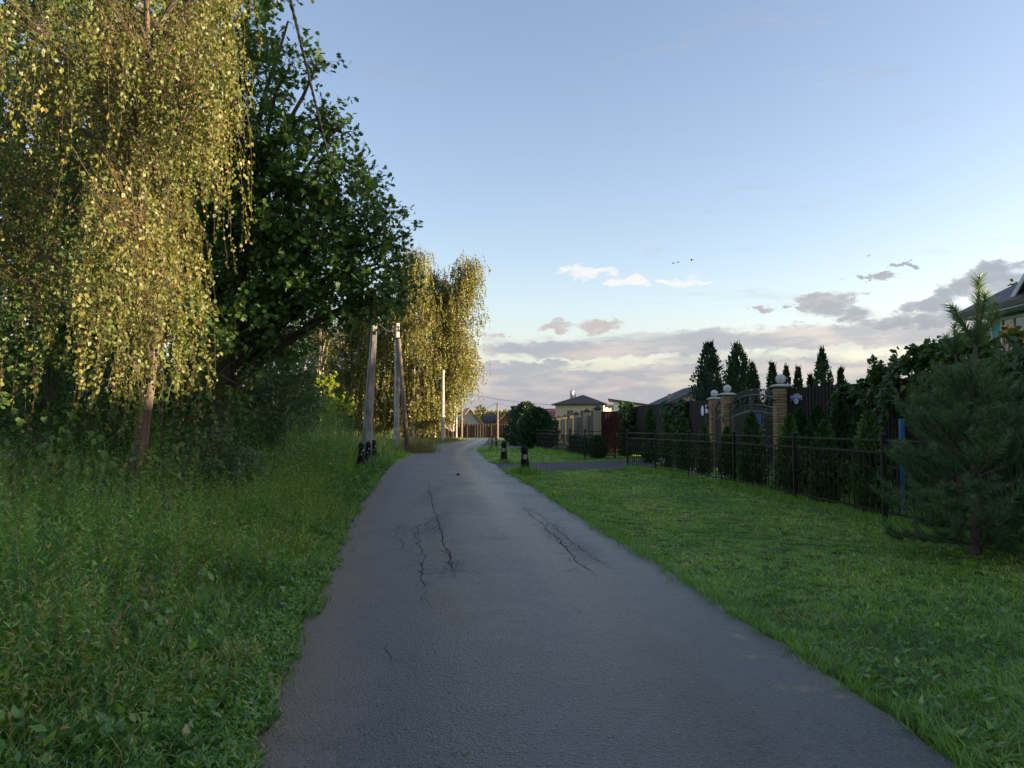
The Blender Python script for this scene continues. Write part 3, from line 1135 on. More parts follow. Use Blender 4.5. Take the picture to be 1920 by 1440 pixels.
# lamp camera on the pillars, intercom on the middle one
for pp, lab in ((P1, 'small dark wall lamp on the left gate pillar'), (P3, 'small dark wall lamp on the right gate pillar')):
    t = thing('wall_lamp', lab, 'lamp', (pp[0] - .2, pp[1] - .1, 2.28))
    MB().bar((0, 0, 0), (-.1, -.02, .05), .025).build('bracket', 'black_metal', t)
    MB().lathe([(.03, -.06), (.055, -.02), (.05, .04), (.02, .07)], 8, (-.12, -.02, .02)).build('shade', 'black_metal', t)
t = thing('intercom', 'pale intercom box on the middle gate pillar', 'intercom', (P2[0] - .2, P2[1] - .06, 1.72))
MB().box((-.03, -.06, 0), (0, .06, .2)).build('housing', 'silver', t)
MB().box((-.036, -.04, .12), (-.029, .04, .18)).build('panel', 'sign_dark', t)

# house number plate (stepped outline) on the right fence, facing the road
t = thing('street_plate', 'blue stepped street plate reading УЛ. ЗЕЛЕНАЯ with white number disc', 'sign', (7.925, 21.40, 2.34))
t.rotation_euler = (0, 0, atan2(1.10, 2.75))
k_ = 1.0


def plate(sc, x, mat, name, par):
    o_ = [(-.52, -.16), (-.2, -.16), (.2, -.16), (.52, -.16), (.52, .20), (.30, .22), (.22, .34), (-.22, .34), (-.30, .22), (-.52, .20)]
    return MB().prism([(x, -a * sc[0], b2 * sc[1]) for a, b2 in o_], (-.008, 0, 0)).build(name, mat, par)


pl = plate((.40, .36), 0, 'sign_white', 'border', t)
plate((.372, .325), -.010, 'sign_blue', 'field', t)
dk = [(.0, .072 * cos(2 * pi * i / 24), .072 * sin(2 * pi * i / 24) - .085) for i in range(24)]
disc = MB().prism([(-.006, a, b2) for _, a, b2 in dk], (-.014, 0, 0)).build('number_disc', 'sign_white', t)
ring = MB()


def word(txt, size, y, z, x, mat, par, name, sy=1.0):
    cu = bpy.data.curves.new(name, 'FONT')
    cu.body = txt
    cu.size = size
    cu.align_x = 'CENTER'
    cu.align_y = 'CENTER'
    cu.extrude = .002
    tmp = bpy.data.objects.new(name, cu)
    COL.objects.link(tmp)
    dg = bpy.context.evaluated_depsgraph_get()
    me_ = bpy.data.meshes.new_from_object(tmp.evaluated_get(dg))
    bpy.data.objects.remove(tmp)
    bpy.data.curves.remove(cu)
    # text plane -> facing -x, reading towards -y
    me_.transform(Matrix(((0, 0, -1, x), (-1, 0, 0, y), (0, sy, 0, z), (0, 0, 0, 1))))
    me_.materials.clear()
    return obj(name, me_, mat, par)


word('УЛ. ЗЕЛЕНАЯ', .066, 0, .028, -.021, 'sign_white', t, 'lettering', 1.35)
word('д. ЗЕЛЕНАЯ', .032, 0, .085, -.021, 'sign_white', t, 'lettering')
word('10', .095, 0, -.085, -.023, 'sign_dark', t, 'lettering')


# ---- low black metal fence along the lawn
def low_fence(t, pts, Hs, seed, nb=16):
    """posts, rails, uprights and staggered cross bars, each a part"""
    b0 = Vector(t.location)
    pts = [Vector((*p, 0)) - Vector((b0.x, b0.y, 0)) for p in pts]
    for i, p in enumerate(pts):
        h = Hs + .07
        po = MB().box((p.x - .035, p.y - .035, 0), (p.x + .035, p.y + .035, h)).build('post', 'black_metal', t)
        MB().lathe([(.058, 0), (.058, .015), (.03, .045), (.004, .055)], 8, (p.x, p.y, h)).build('post_cap', 'black_metal', po)
    for i in range(len(pts) - 1):
        a, b_ = pts[i], pts[i + 1]
        L = (b_ - a).length
        d = (b_ - a) / L
        a, b_ = a + d * .036, b_ - d * .036
        L = (b_ - a).length

        def P(s_, z):
            q_ = a + d * s_
            return (q_.x, q_.y, z)
        for z in (Hs, Hs - .2, .17):
            MB().bar(P(0, z), P(L, z), .02, .035).build('rail', 'black_metal', t)
        n = max(4, round(nb * L / 3.4))
        n += n % 2
        for k in range(1, n):
            s_ = L * k / n
            MB().bar(P(s_, .187), P(s_, Hs - .218), .018).build('upright', 'black_metal', t)
        for k in range(n):
            z = Hs - .44 if k % 2 == 0 else Hs - .68
            s0, s1 = L * k / n + .0095, L * (k + 1) / n - .0095
            MB().bar(P(s0, z), P(s1, z), .016, .022).build('cross_bar', 'black_metal', t)


FA = [(6.25, 5.9), (6.18, 9.25), (6.06, 12.6), (5.93, 16.2), (5.70, 19.8), (5.28, 23.0), (4.82, 25.9), (4.22, 28.2)]
tA = thing('low_fence', 'long low black metal fence along the lawn, nearest the camera', 'fence', (5.5, 17, 0), group='low black fences')
low_fence(tA, FA, 1.33, 1)
FB = [(1.62, 49.6), (2.05, 46.5), (2.52, 43.0), (2.98, 39.6), (3.42, 36.2), (5.0, 37.6), (6.6, 39.0)]
tB = thing('low_fence', 'low black metal fence beyond the gravel drive, in front of the brick pillars', 'fence', (3.4, 40, 0), group='low black fences')
low_fence(tB, FB, 1.33, 2, 18)


# ---- pale brick wall with dark panels, running away from the corner pillar
BRY = []
for i in range(3):
    me = brick_mesh('brick', .245, 20 + i)
    me.materials.append(M['yellow_brick'])
    BRY.append(me)


def pillar_wall():
    t = thing('brick_fence', 'pale brick pillared fence with dark panels and little roofed caps, leading to the cream house', 'fence', (4.8, 60, 0))
    b0 = Vector(t.location)
    pos = [(4.80, 43.2), (4.78, 49.2), (4.76, 57.0), (4.70, 60.0), (4.62, 67.5), (4.55, 74.5), (4.5, 82), (4.5, 90)]
    r = random.Random(4)
    for i, (x, y) in enumerate(pos):
        H = (2.52, 2.48, 2.45, 2.45, 2.42, 2.42, 2.42, 2.42)[i]
        lx, ly = x - b0.x, y - b0.y
        hw = .19
        if i == 0:
            pr = MB().box((lx - .165, ly - .165, 0), (lx + .165, ly + .165, H)).build('pillar', 'mortar', t)
            for k in range(int(H / .079)):
                z = .05 + k * .079
                for q_ in range(4):
                    a = q_ * pi / 2
                    sg = 1 if k % 2 == 0 else -1
                    ox, oy = sg * .0625, .1245
                    o = bpy.data.objects.new('brick', BRY[r.randrange(3)])
                    COL.objects.link(o)
                    o.parent = pr
                    o.location = (lx + cos(a) * ox - sin(a) * oy, ly + sin(a) * ox + cos(a) * oy, z)
                    o.rotation_euler = (0, 0, a)
        else:
            pr = MB().box((lx - hw, ly - hw, 0), (lx + hw, ly + hw, H)).build('pillar', 'far_brick', t)
        s2 = sqrt(2)
        MB().lathe([(.19 * s2, 0), (.26 * s2, .01), (.26 * s2, .04), (.02, .24)], 4, (lx, ly, H), pi / 4).build('cap', 'roof_brown', pr)
    for (x0, y0), (x1, y1) in zip(pos[:-1], pos[1:]):
        mb = MB()
        mb.box((x0 + .04 - b0.x, y0 + .2 - b0.y, .3), (x0 + .09 - b0.x, y1 - .2 - b0.y, 2.24))
        mb.build('panel', 'panel_grey', t)
        MB().box((x0 - .06 - b0.x, y0 + .2 - b0.y, 0), (x0 + .12 - b0.x, y1 - .2 - b0.y, .3)).build('plinth', 'far_brick', t)
    return t


def far_brick():
    m, t, b, out = new_mat('far_brick')
    tcn = t.new('ShaderNodeTexCoord')
    bt = t.new('ShaderNodeTexBrick')
    sw = t.new('ShaderNodeSeparateXYZ')
    t.l.new(tcn.outputs['Object'], sw.inputs[0])
    cb = t.new('ShaderNodeCombineXYZ')
    t.l.new(t.math('ADD', sw.outputs[0], sw.outputs[1]), cb.inputs[0])
    t.l.new(sw.outputs[2], cb.inputs[1])
    t.l.new(cb.outputs[0], bt.inputs['Vector'])
    bt.inputs['Color1'].default_value = (.46, .36, .22, 1)
    bt.inputs['Color2'].default_value = (.40, .30, .18, 1)
    bt.inputs['Mortar'].default_value = (.2, .17, .13, 1)
    bt.inputs['Scale'].default_value = 1
    bt.inputs['Mortar Size'].default_value = .008
    bt.inputs['Brick Width'].default_value = .26
    bt.inputs['Row Height'].default_value = .079
    t.l.new(bt.outputs[0], b.inputs['Base Color'])
    b.inputs['Roughness'].default_value = .9
    return m


M['far_brick'] = far_brick()
M['panel_grey'] = pmat('panel_grey', (.035, .033, .036), (.028, .027, .03), 3, .5)
pillar_wall()

# ---- far street-end fence
t = thing('board_fence', 'long dark brown sheet fence closing the far end of the street', 'fence', (-4, 105, 0))
sheet_wall(t, (-16, 105.5), (3.8, 105.2), 1.95, 'far_sheet', 'panel', 3.1, .35, .03, seed=7, hvar=.06)
for k in range(7):
    x = -16 + 3.3 * k + 4
    MB().box((x - .07, .0, 0), (x + .07, .14, 1.98)).build('post', 'wood_pole', t)


# ================================================================== HOUSES
def win(par, corner, ax, wd_, ht, nrm_, panes=2, mat='trim'):
    """window: frame part with pane pieces"""
    c_, ax, nrm_ = Vector(corner), Vector(ax), Vector(nrm_)
    up_ = Vector((0, 0, 1))
    fr = MB()
    fw = .07

    def rect(s0, s1, z0, z1, th, o_):
        a = c_ + ax * s0 + up_ * z0 + nrm_ * o_
        fr.prism([a, a + ax * (s1 - s0), a + ax * (s1 - s0) + up_ * (z1 - z0), a + up_ * (z1 - z0)], nrm_ * th)
    rect(0, wd_, 0, fw, .06, .01)
    rect(0, wd_, ht - fw, ht, .06, .01)
    rect(0, fw, fw, ht - fw, .058, .01)
    rect(wd_ - fw, wd_, fw, ht - fw, .058, .01)
    for k in range(1, panes):
        s_ = wd_ * k / panes
        rect(s_ - .03, s_ + .03, fw, ht - fw, .05, .01)
    fo = fr.build('window', mat, par)
    for k in range(panes):
        s0 = wd_ * k / panes + .05
        s1 = wd_ * (k + 1) / panes - .05
        a = c_ + ax * s0 + up_ * .07 + nrm_ * .012
        MB().prism([a, a + ax * (s1 - s0), a + ax * (s1 - s0) + up_ * (ht - .14), a + up_ * (ht - .14)], nrm_ * .012).build('pane', 'glass', fo)


def hip_roof(x0, y0, x1, y1, z, rise, oh, th=.14):
    """hip roof slab with overhang; ridge along the longer side"""
    mb = MB()
    X0, Y0, X1, Y1 = x0 - oh, y0 - oh, x1 + oh, y1 + oh
    dx, dy = X1 - X0, Y1 - Y0
    if dx >= dy:
        ra, rb = (X0 + dy / 2, (Y0 + Y1) / 2), (X1 - dy / 2, (Y0 + Y1) / 2)
    else:
        ra, rb = ((X0 + X1) / 2, Y0 + dx / 2), ((X0 + X1) / 2, Y1 - dx / 2)
    v = [(X0, Y0, z), (X1, Y0, z), (X1, Y1, z), (X0, Y1, z), (X0, Y0, z + th), (X1, Y0, z + th), (X1, Y1, z + th), (X0, Y1, z + th),
         (*ra, z + th + rise), (*rb, z + th + rise)]
    mb.v = v
    mb.f = [(3, 2, 1, 0), (0, 1, 5, 4), (1, 2, 6, 5), (2, 3, 7, 6), (3, 0, 4, 7)]
    if dx >= dy:
        mb.f += [(4, 5, 9, 8), (5, 6, 9), (6, 7, 8, 9), (7, 4, 8)]
    else:
        mb.f += [(4, 5, 8), (5, 6, 9, 8), (6, 7, 9), (7, 4, 8, 9)]
    return mb


def gable_roof(x0, y0, x1, y1, z, rise, oh, along='y', th=.12):
    mb = MB()
    if along == 'y':
        xm = (x0 + x1) / 2
        k = rise / (xm - x0)
        for sx_ in (-1, 1):
            xe = (x0 - oh) if sx_ < 0 else (x1 + oh)
            ze = z - oh * k
            mb.prism([(xe, y0 - oh, ze), (xm, y0 - oh, z + rise), (xm, y0 - oh, z + rise + th), (xe, y0 - oh, ze + th)], (0, y1 - y0 + 2 * oh, 0))
    else:
        ym = (y0 + y1) / 2
        k = rise / (ym - y0)
        for sy_ in (-1, 1):
            ye = (y0 - oh) if sy_ < 0 else (y1 + oh)
            ze = z - oh * k
            mb.prism([(x0 - oh, ye, ze), (x0 - oh, ym, z + rise), (x0 - oh, ym, z + rise + th), (x0 - oh, ye, ze + th)], (x1 - x0 + 2 * oh, 0, 0))
    return mb


def gable_wall(x0, y0, x1, y1, z, rise, along='y'):
    mb = MB()
    if along == 'y':
        mb.prism([(x0, y0, 0), (x1, y0, 0), (x1, y0, z), ((x0 + x1) / 2, y0, z + rise - .02), (x0, y0, z)], (0, y1 - y0, 0))
    else:
        mb.prism([(x0, y0, 0), (x0, y1, 0), (x0, y1, z), (x0, (y0 + y1) / 2, z + rise - .02), (x0, y0, z)], (x1 - x0, 0, 0))
    return mb


# cream house with dark hip roof
t = thing('house', 'cream rendered house with dark hip roof and shiny round chimney', 'house', (10.6, 112, 0), radians(-14))
MB().box((-3.5, -4.5, 0), (3.3, 4.5, 4.55)).build('wall', 'cream', t)
rf = hip_roof(-3.5, -4.5, 3.3, 4.5, 4.55, 1.45, .5).build('roof', 'roof_slate', t)
MB().lathe([(.28, 0), (.28, 1.15), (.24, 1.16), (.24, 1.25)], 14, (-1.7, -1.2, 5.3)).build('chimney', 'steel', rf)
MB().lathe([(.40, 1.36), (.40, 1.39), (.03, 1.52)], 14, (-1.7, -1.2, 5.3)).build('chimney_cowl', 'steel', rf)
MB().bar((-1.2, -1.3, 5.6), (-1.2, -1.3, 6.25), .16).build('vent_pipe', 'roof_brown', rf)
for k in range(9):
    MB().bar((-3.0 + k * .72, -4.75, 4.90), (-2.8 + k * .72, -4.75, 4.90), .05, .14).build('snow_guard', 'roof_brown', rf)
for x in (-1.35, .55, 2.0):
    win(t, (x - .45, -4.5, 2.75), (1, 0, 0), .85, 1.05, (0, -1, 0), 2, 'roof_brown')
MB().box((3.3, -3.2, 2.3), (5.0, 3.0, 2.5)).build('balcony_floor', 'cream', t)
for k in range(4):
    MB().bar((4.9, -3.1 + k * 2, 2.5), (4.9, -3.1 + k * 2, 4.5), .12).build('balcony_post', 'pine_trim', t)
MB().bar((4.9, -3.1, 3.3), (4.9, 2.9, 3.3), .08).build('balcony_rail', 'pine_trim', t)
gable_roof(3.0, -3.4, 5.4, 3.2, 4.3, .35, .1, 'x').build('porch_roof', 'roof_brown', t)

# white building with single-slope roof
t = thing('outbuilding', 'white outbuilding with single-slope metal roof, right of the cream house', 'building', (12.6, 83, 0), radians(-8))
w0, w1 = -1.6, 3.0
MB().prism([(w0, -3, 0), (w1, -3, 0), (w1, -3, 3.55), (w0, -3, 4.2)], (0, 6, 0)).build('wall', 'white_wall', t)
MB().prism([(w0 - .55, -3.4, 4.30), (w1 + .6, -3.4, 3.47), (w1 + .6, -3.4, 3.62), (w0 - .55, -3.4, 4.48)], (0, 6.8, 0)).build('roof', 'roof_brown', t)
win(t, (-.3, -3, 2.1), (1, 0, 0), .9, 1.1, (0, -1, 0), 2)

# dark gable roof behind the brown fence
t = thing('house', 'low house behind the brown fence, only its dark grey roof slope showing', 'house', (12.6, 52.5, 0), 0)
gable_wall(-3.4, -4, 3.6, 4, 2.7, 1.55).build('wall', 'grey_wall', t)
gable_roof(-3.4, -4, 3.6, 4, 2.7, 1.55, .6).build('roof', 'roof_slate', t)
MB().box((-2.1, -1, 2.9), (-1.8, -.7, 3.75)).build('chimney', 'far_brick', t)

# small house with maroon roof
t = thing('house', 'small brown house with maroon roof, left of the cream house', 'house', (8.0, 134, 0))
MB().box((-2.3, -3, 0), (4.2, 3, 3.1)).build('wall', 'wood_wall', t)
MB().prism([(-2.6, -3.5, 3.1), (2.4, -3.5, 3.1), (2.4, -1.0, 4.55), (-2.6, -1.0, 4.55)], (0, .1, .12)).build('roof', 'roof_maroon', t)
MB().prism([(-2.6, 3.5, 3.1), (2.4, 3.5, 3.1), (2.4, -1.0, 4.50), (-2.6, -1.0, 4.50)], (0, .1, .12)).build('roof', 'roof_maroon', t)
gable_roof(1.4, -5.0, 4.6, -2.6, 2.4, .95, .3).build('porch_roof', 'pine_trim', t)

# far gable house with grey front
t = thing('house', 'far gabled house with pale front behind the dark street-end fence', 'house', (-6.4, 118, 0), radians(10))
gable_wall(-2.0, 0, 1.9, 7, 1.9, 2.45).build('wall', 'grey_wall', t)
rf = gable_roof(-2.0, 0, 1.9, 7, 1.9, 2.45, .35).build('roof', 'roof_brown', t)
for sx_ in (-1, 1):
    MB().bar((sx_ * 2.3 - .05, -.38, 1.50), (-.05, -.38, 4.36), .05, .16).build('barge_board', 'pine_trim', rf)
MB().box((-2.0, -.06, 1.55), (1.9, -.01, 1.85)).build('sill_band', 'pine_trim', t)

# far wooden house
t = thing('house', 'far timber house with reddish gable and dark roof behind the street-end fence', 'house', (-1.4, 140, 0), radians(-8))
gable_wall(-1.2, 0, 2.0, 6, 2.3, 1.5).build('wall', 'wood_wall', t)
rf = gable_roof(-1.2, 0, 2.0, 6, 2.3, 1.5, .4).build('roof', 'roof_slate', t)
for sx_ in (-1, 1):
    MB().bar((.4 + sx_ * 2.0, -.43, 1.98), (.4, -.43, 3.85), .05, .2).build('barge_board', 'pine_trim', rf)
MB().box((-4.0, 1, 0), (-1.2, 6, 2.4)).build('annex', 'wood_wall', t)
MB().prism([(-4.3, .6, 2.4), (-1.2, .6, 2.4), (-1.2, 3.5, 3.7), (-4.3, 3.5, 3.7)], (0, .05, .14)).build('annex_roof', 'roof_slate', t)
gable_roof(.4, -2.6, 2.6, -.6, 1.85, .85, .25).build('porch_roof', 'pine_trim', t)
MB().box((.5, -2.5, 0), (2.5, -.6, 1.8)).build('porch', 'wood_wall', t)

# turquoise house on the right
t = thing('house', 'turquoise house with brown hip roof and white-framed windows at the right edge', 'house', (14.75, 23.6, 0))
MB().box((0, -10.5, 0), (9.2, 0, 4.95)).build('wall', 'turquoise', t)
rf = hip_roof(0, -10.5, 9.2, 0, 4.95, 3.3, .72, .16).build('roof', 'roof_brown', t)
MB().box((-.66, -11.1, 4.90), (-.04, .6, 4.945)).build('soffit', 'trim', t)
MB().box((-.05, -.16, 0), (.16, .05, 4.88)).build('corner_board', 'white_wall', t)
for k, y in enumerate((-1.75, -3.6, -6.2)):
    win(t, (0, y, 3.55), (0, 1, 0), 1.15, 1.25, (-1, 0, 0), 2, 'white_wall')
win(t, (0, -1.75, 1.0), (0, 1, 0), 1.15, 1.25, (-1, 0, 0), 2, 'white_wall')
gp = gable_wall(-.1, -5.0, 3.0, -1.9, 5.2, 1.35, 'x').build('gable', 'turquoise', t)
gable_roof(-.1, -5.0, 3.4, -1.9, 5.2, 1.35, .35, 'x').build('gable_roof', 'roof_brown', t)
for a, b_ in (((-.48, -5.35, 4.98), (-.48, -3.45, 6.66)), ((-.48, -1.55, 4.98), (-.48, -3.45, 6.66))):
    MB().bar(a, b_, .04, .14).build('barge_board', 'white_wall', rf)

# added buildings right of the camera, out of view, that shade the lane
t = thing('garage', 'grey-walled garage with brown gable roof added out of view as a shade caster', 'garage', (19.5, 7.5, 0))
gable_wall(-3, -6, 3, 5, 2.9, 1.6).build('wall', 'grey_wall', t)
gable_roof(-3, -6, 3, 5, 2.9, 1.6, .4).build('roof', 'roof_brown', t)
win(t, (-3, -2, 1.2), (0, 1, 0), 1.1, 1.0, (-1, 0, 0), 2)
t = thing('house', 'grey two-storey house with slate hip roof added behind the brown fence to cast shade', 'house', (26, 33, 0))
MB().box((-4.5, -6, 0), (4.5, 6, 5.3)).build('wall', 'grey_wall', t)
hip_roof(-4.5, -6, 4.5, 6, 5.3, 2.6, .6).build('roof', 'roof_slate', t)
win(t, (-4.5, -3, 3.2), (0, 1, 0), 1.2, 1.3, (-1, 0, 0), 2)
win(t, (-4.5, 1.5, 3.2), (0, 1, 0), 1.2, 1.3, (-1, 0, 0), 2)

# ================================================================== POLES, CABLES, STREET FURNITURE
def pole(name, label, foot, top, w0, w1, mat, group='utility poles', extra=None):
    f, tp = Vector(foot), Vector(top)
    t = thing(name, label, 'pole', f, group=group)
    d = tp - f
    s2 = sqrt(2) / 2
    mb = MB()
    # trapezoid concrete section, slightly turned
    n = 6
    for k in range(n + 1):
        q = d * (k / n)
        h = (w0 + (w1 - w0) * k / n) / 2
        for a, b_ in ((-1, -.8), (-.72, -1), (.72, -1), (1, -.8), (.9, 1), (-.9, 1)):
            c_, s_ = cos(.5), sin(.5)
            mb.v.append((q.x + (a * c_ - b_ * s_) * h, q.y + (a * s_ + b_ * c_) * h, q.z))
    for k in range(n):
        for j in range(6):
            mb.f.append((k * 6 + j, k * 6 + (j + 1) % 6, (k + 1) * 6 + (j + 1) % 6, (k + 1) * 6 + j))
    mb.f.append(tuple(range(n * 6, n * 6 + 6)))
    mb.build('shaft', mat, t)
    return t, d


PT1 = at(703, 588, 33)
t, d = pole('utility_pole', 'weathered grey concrete pole leaning right behind the three black bollards', (at(691, 800, 33).x - .12, 33, 0), PT1, .40, .21, 'concrete_dark')
MB().box((d.x - .35, d.y - .05, d.z - .32), (d.x + .25, d.y + .05, d.z - .24)).build('bracket', 'rust', t)
for x in (-.3, .15):
    MB().lathe([(.03, 0), (.05, .03), (.03, .07), (.05, .10), (.02, .14)], 8, (d.x + x, d.y, d.z - .24)).build('insulator', 'white_paint', t)
PT2 = at(745, 606, 45)
t, d = pole('utility_pole', 'straight pale concrete pole with a slanting brace pole on its right', (PT2.x, 45, 0), PT2, .28, .22, 'concrete')
bf, bt_ = at(765, 832, 44.6), at(747, 636, 44.9)
mb = MB()
f0 = Vector((bf.x, 44.6, 0)) - Vector(t.location)
f1 = bt_ - Vector(t.location)
mb.tube([f0, f0.lerp(f1, .5), f1], [.15, .135, .12], 10).build('brace', 'wood_pole', t, smooth=True)
MB().box((-.17, -.17, d.z - .95), (.17, .17, d.z - .86)).build('clamp', 'cable', t)
MB().bar((-.05, -.1, d.z - .15), (.45, -.1, d.z - .4), .05).build('bracket', 'rust', t)
MB().lathe([(.05, -.06), (.07, 0), (.05, .06)], 8, (.45, -.1, d.z - .42)).build('insulator', 'rust', t)
PT3 = at(831, 694, 82)
pole('utility_pole', 'thin pale concrete pole in front of the far birches', (PT3.x, 82, 0), PT3, .28, .24, 'concrete')
PT4 = at(866, 745, 100)
pole('utility_pole', 'slender brownish pole against the far gabled house, half in birch leaves', (PT4.x, 100, 0), PT4, .24, .2, 'wood_pole')
PT5 = at(856, 750, 98)
pole('utility_pole', 'slender grey pole left of the far gabled house', (PT5.x, 98, 0), PT5, .2, .18, 'concrete')
PT6 = at(933, 755, 101)
t, d = pole('utility_pole', 'lone wooden pole before the street-end fence with crossarm and wires', (PT6.x, 101, 0), PT6, .24, .18, 'wood_pole')
MB().bar((d.x - .4, d.y, d.z - .2), (d.x + .35, d.y, d.z - .2), .06).build('crossarm', 'wood_pole', t)


def cable(name, label, a, b_, sag, r, group='overhead cables', twist=False):
    a, b_ = Vector(a), Vector(b_)
    mb = MB()
    n = 160 if twist else 36
    ln = (b_ - a).length
    for s_ in ((0, 2 * pi / 3, 4 * pi / 3) if twist else (None,)):
        pts = []
        for k in range(n + 1):
            f_ = k / n
            q = a.lerp(b_, f_) - Vector((0, 0, sag * 4 * f_ * (1 - f_))) - a
            if s_ is not None:
                ph = s_ + f_ * ln / .55 * 2 * pi
                q = q + Vector((cos(ph) * r * .9, 0, sin(ph) * r * .9))
            pts.append(q)
        mb.tube(pts, r, 5)
    return tag(mb.build(name, 'cable', loc=a), label, 'cable', group)


c0, c1 = at(545, 0, 8.6), at(611, 291, 13.2)
d = (c1 - c0).normalized()
start = Vector((-.9, -4, 6.5))
mid = c0
cable('power_cable', 'thick twisted black cable slanting down the sky into the oak leaves', Vector((c0.x - (c1.x - c0.x) * 2.2, c0.y - (c1.y - c0.y) * 2.2, c0.z + .12)), PT1 + Vector((-.2, 0, -.15)), .28, .013, twist=True)
cable('power_cable', 'cable sagging between the leaning grey pole and the braced pole', PT1 + Vector((0, 0, -.1)), PT2 + Vector((0, 0, -.2)), .45, .022)
cable('power_cable', 'slack cable between the braced pole and the thin pale pole', PT2 + Vector((.4, 0, -.4)), PT3 + Vector((0, 0, -.5)), 1.5, .03)
cable('power_cable', 'upper wire crossing the far sky from the birches to the cream house', at(860, 735, 100), at(1060, 760, 112), .35, .03)
cable('power_cable', 'wire from the birches to the left of the lone wooden pole', at(862, 772, 100), PT6 + Vector((-.4, 0, -.12)), .5, .02)
cable('power_cable', 'wire from the lone wooden pole towards the maroon-roofed house', PT6 + Vector((.35, 0, -.12)), at(1045, 768, 125), .5, .02)


# ---- black cone bollards with a walking-figure disc
def bollard_proto():
    t = thing('bollard', '', 'bollard', (0, 0, 0))
    MB().lathe([(.20, 0), (.195, .05), (.178, .08), (.165, .20), (.158, .21), (.132, .42), (.108, .66), (.104, .715)], 16).build('body', 'cast', t, smooth=True)
    MB().lathe([(.104, .715), (.140, .73), (.140, .76), (.105, .775), (.105, .80), (.118, .815), (.118, .835), (.105, .86), (.085, .905), (.05, .935), (.012, .95)], 16).build('cap', 'cast', t, smooth=True)
    # round emblem on the face towards the road user (-y)
    k = .57
    nrm_ = Vector((0, -1, .19)).normalized()
    u_ = Vector((1, 0, 0))
    v_ = nrm_.cross(u_) * -1
    if v_.z < 0:
        v_ = -v_
    o_ = Vector((0, -.122, k))

    def ep(a, b_, z=0.0):
        return o_ + u_ * a + v_ * b_ + nrm_ * z
    r0, r1, n = .062, .074, 24
    em = MB()
    for i in range(n):
        a, b_ = 2 * pi * i / n, 2 * pi * (i + 1) / n
        em.prism([ep(r0 * cos(a), r0 * sin(a)), ep(r1 * cos(a), r1 * sin(a)), ep(r1 * cos(b_), r1 * sin(b_)), ep(r0 * cos(b_), r0 * sin(b_))], nrm_ * .008)
    # walking figure: head, torso, arms, legs
    em.prism([ep(.011 * cos(2 * pi * i / 8), .042 + .011 * sin(2 * pi * i / 8)) for i in range(8)], nrm_ * .008)
    for a, b_, wd_ in (((0, .03), (0, -.005), .016), ((0, .026), (-.024, .004), .008), ((0, .026), (.024, .006), .008),
                       ((0, -.004), (-.022, -.05), .010), ((0, -.004), (.024, -.048), .010)):
        em.bar(ep(*a, .004), ep(*b_, .004), wd_, .008, nrm_)
    em.build('emblem', 'white_paint', t)
    return t


bol = bollard_proto()
g1 = 'black bollards by the road'
bp = gr(985, 889)
bol.location = bp
bol['label'] = 'nearest black cone bollard with white walking-figure disc, right of the road'
bol['group'] = g1
bol.rotation_euler = (radians(1), radians(-2), radians(4))
dup(bol, gr(945, 868.5), radians(-6), 'black cone bollard with round white emblem across the gravel drive', g1)
for (px, Y, rz, lab) in ((678, 29.6, 25, 'weathered black bollard nearest the road on the left verge, white chip below its cap'),
                         (691, 31.8, 10, 'black bollard half hidden in weeds at the foot of the leaning pole'),
                         (701, 35.5, 35, 'rearmost black bollard among weeds right of the leaning pole')):
    q = at(px, 800, Y)
    b2 = dup(bol, (q.x, Y, 0), radians(rz), lab, g1)
    for ch in list(b2.children):
        if ch.name.startswith('emblem'):
            bpy.data.objects.remove(ch)
    MB().prism([(.02, -.118, .60), (.06, -.108, .62), (.065, -.104, .68), (.03, -.112, .69), (.012, -.116, .66)], (0, -.012, 0)).build('chip', 'chip', b2)
    MB().prism([(-.05, -.126, .48), (-.01, -.132, .46), (.0, -.130, .51), (-.04, -.124, .53)], (0, -.012, 0)).build('chip', 'chip', b2)

# old posts by the cross path
for px, by, ht, wd_, mat, lab in ((918, 845, .82, .17, 'concrete_dark', 'stubby dark wooden post at the bend, beside the red one'),
                                  (923, 844, .98, .15, 'rust', 'rusty red-brown post with pale stripe at the bend of the road'),
                                  (930, 840, .75, .22, 'gate_metal', 'dark greenish post standing just behind the rusty red one')):
    q = gr(px, by)
    t = thing('marker_post', lab, 'post', q, radians(15), 'posts at the bend')
    MB().lathe([(wd_ * .55, 0), (wd_ * .5, ht * .92), (wd_ * .36, ht)], 8).build('shaft', mat, t)
    MB().lathe([(wd_ * .53, 0), (wd_ * .52, .05)], 8, (0, 0, ht * .72)).build('band', 'chip', t)
    if mat == 'rust':
        MB().box((wd_ * .2, -wd_ * .62, .1), (wd_ * .38, -wd_ * .45, ht * .85)).build('stripe', 'chip', t)

# blue posts
for (px, py, Y, wd_, lab) in ((1422, 777, 21.3, .10, 'tall blue post in front of the double gate'), (1690, 787, 14.3, .075, 'blue post at the left edge of the young pine')):
    q = at(px, py, Y)
    t = thing('blue_post', lab, 'post', (q.x, Y, 0), group='blue posts')
    MB().box((-wd_ / 2, -wd_ / 2, 0), (wd_ / 2, wd_ / 2, q.z)).build('shaft', 'blue_paint', t)
    MB().box((-wd_ / 2 - .006, -wd_ / 2 - .006, q.z), (wd_ / 2 + .006, wd_ / 2 + .006, q.z + .015)).build('cap', 'blue_paint', t)

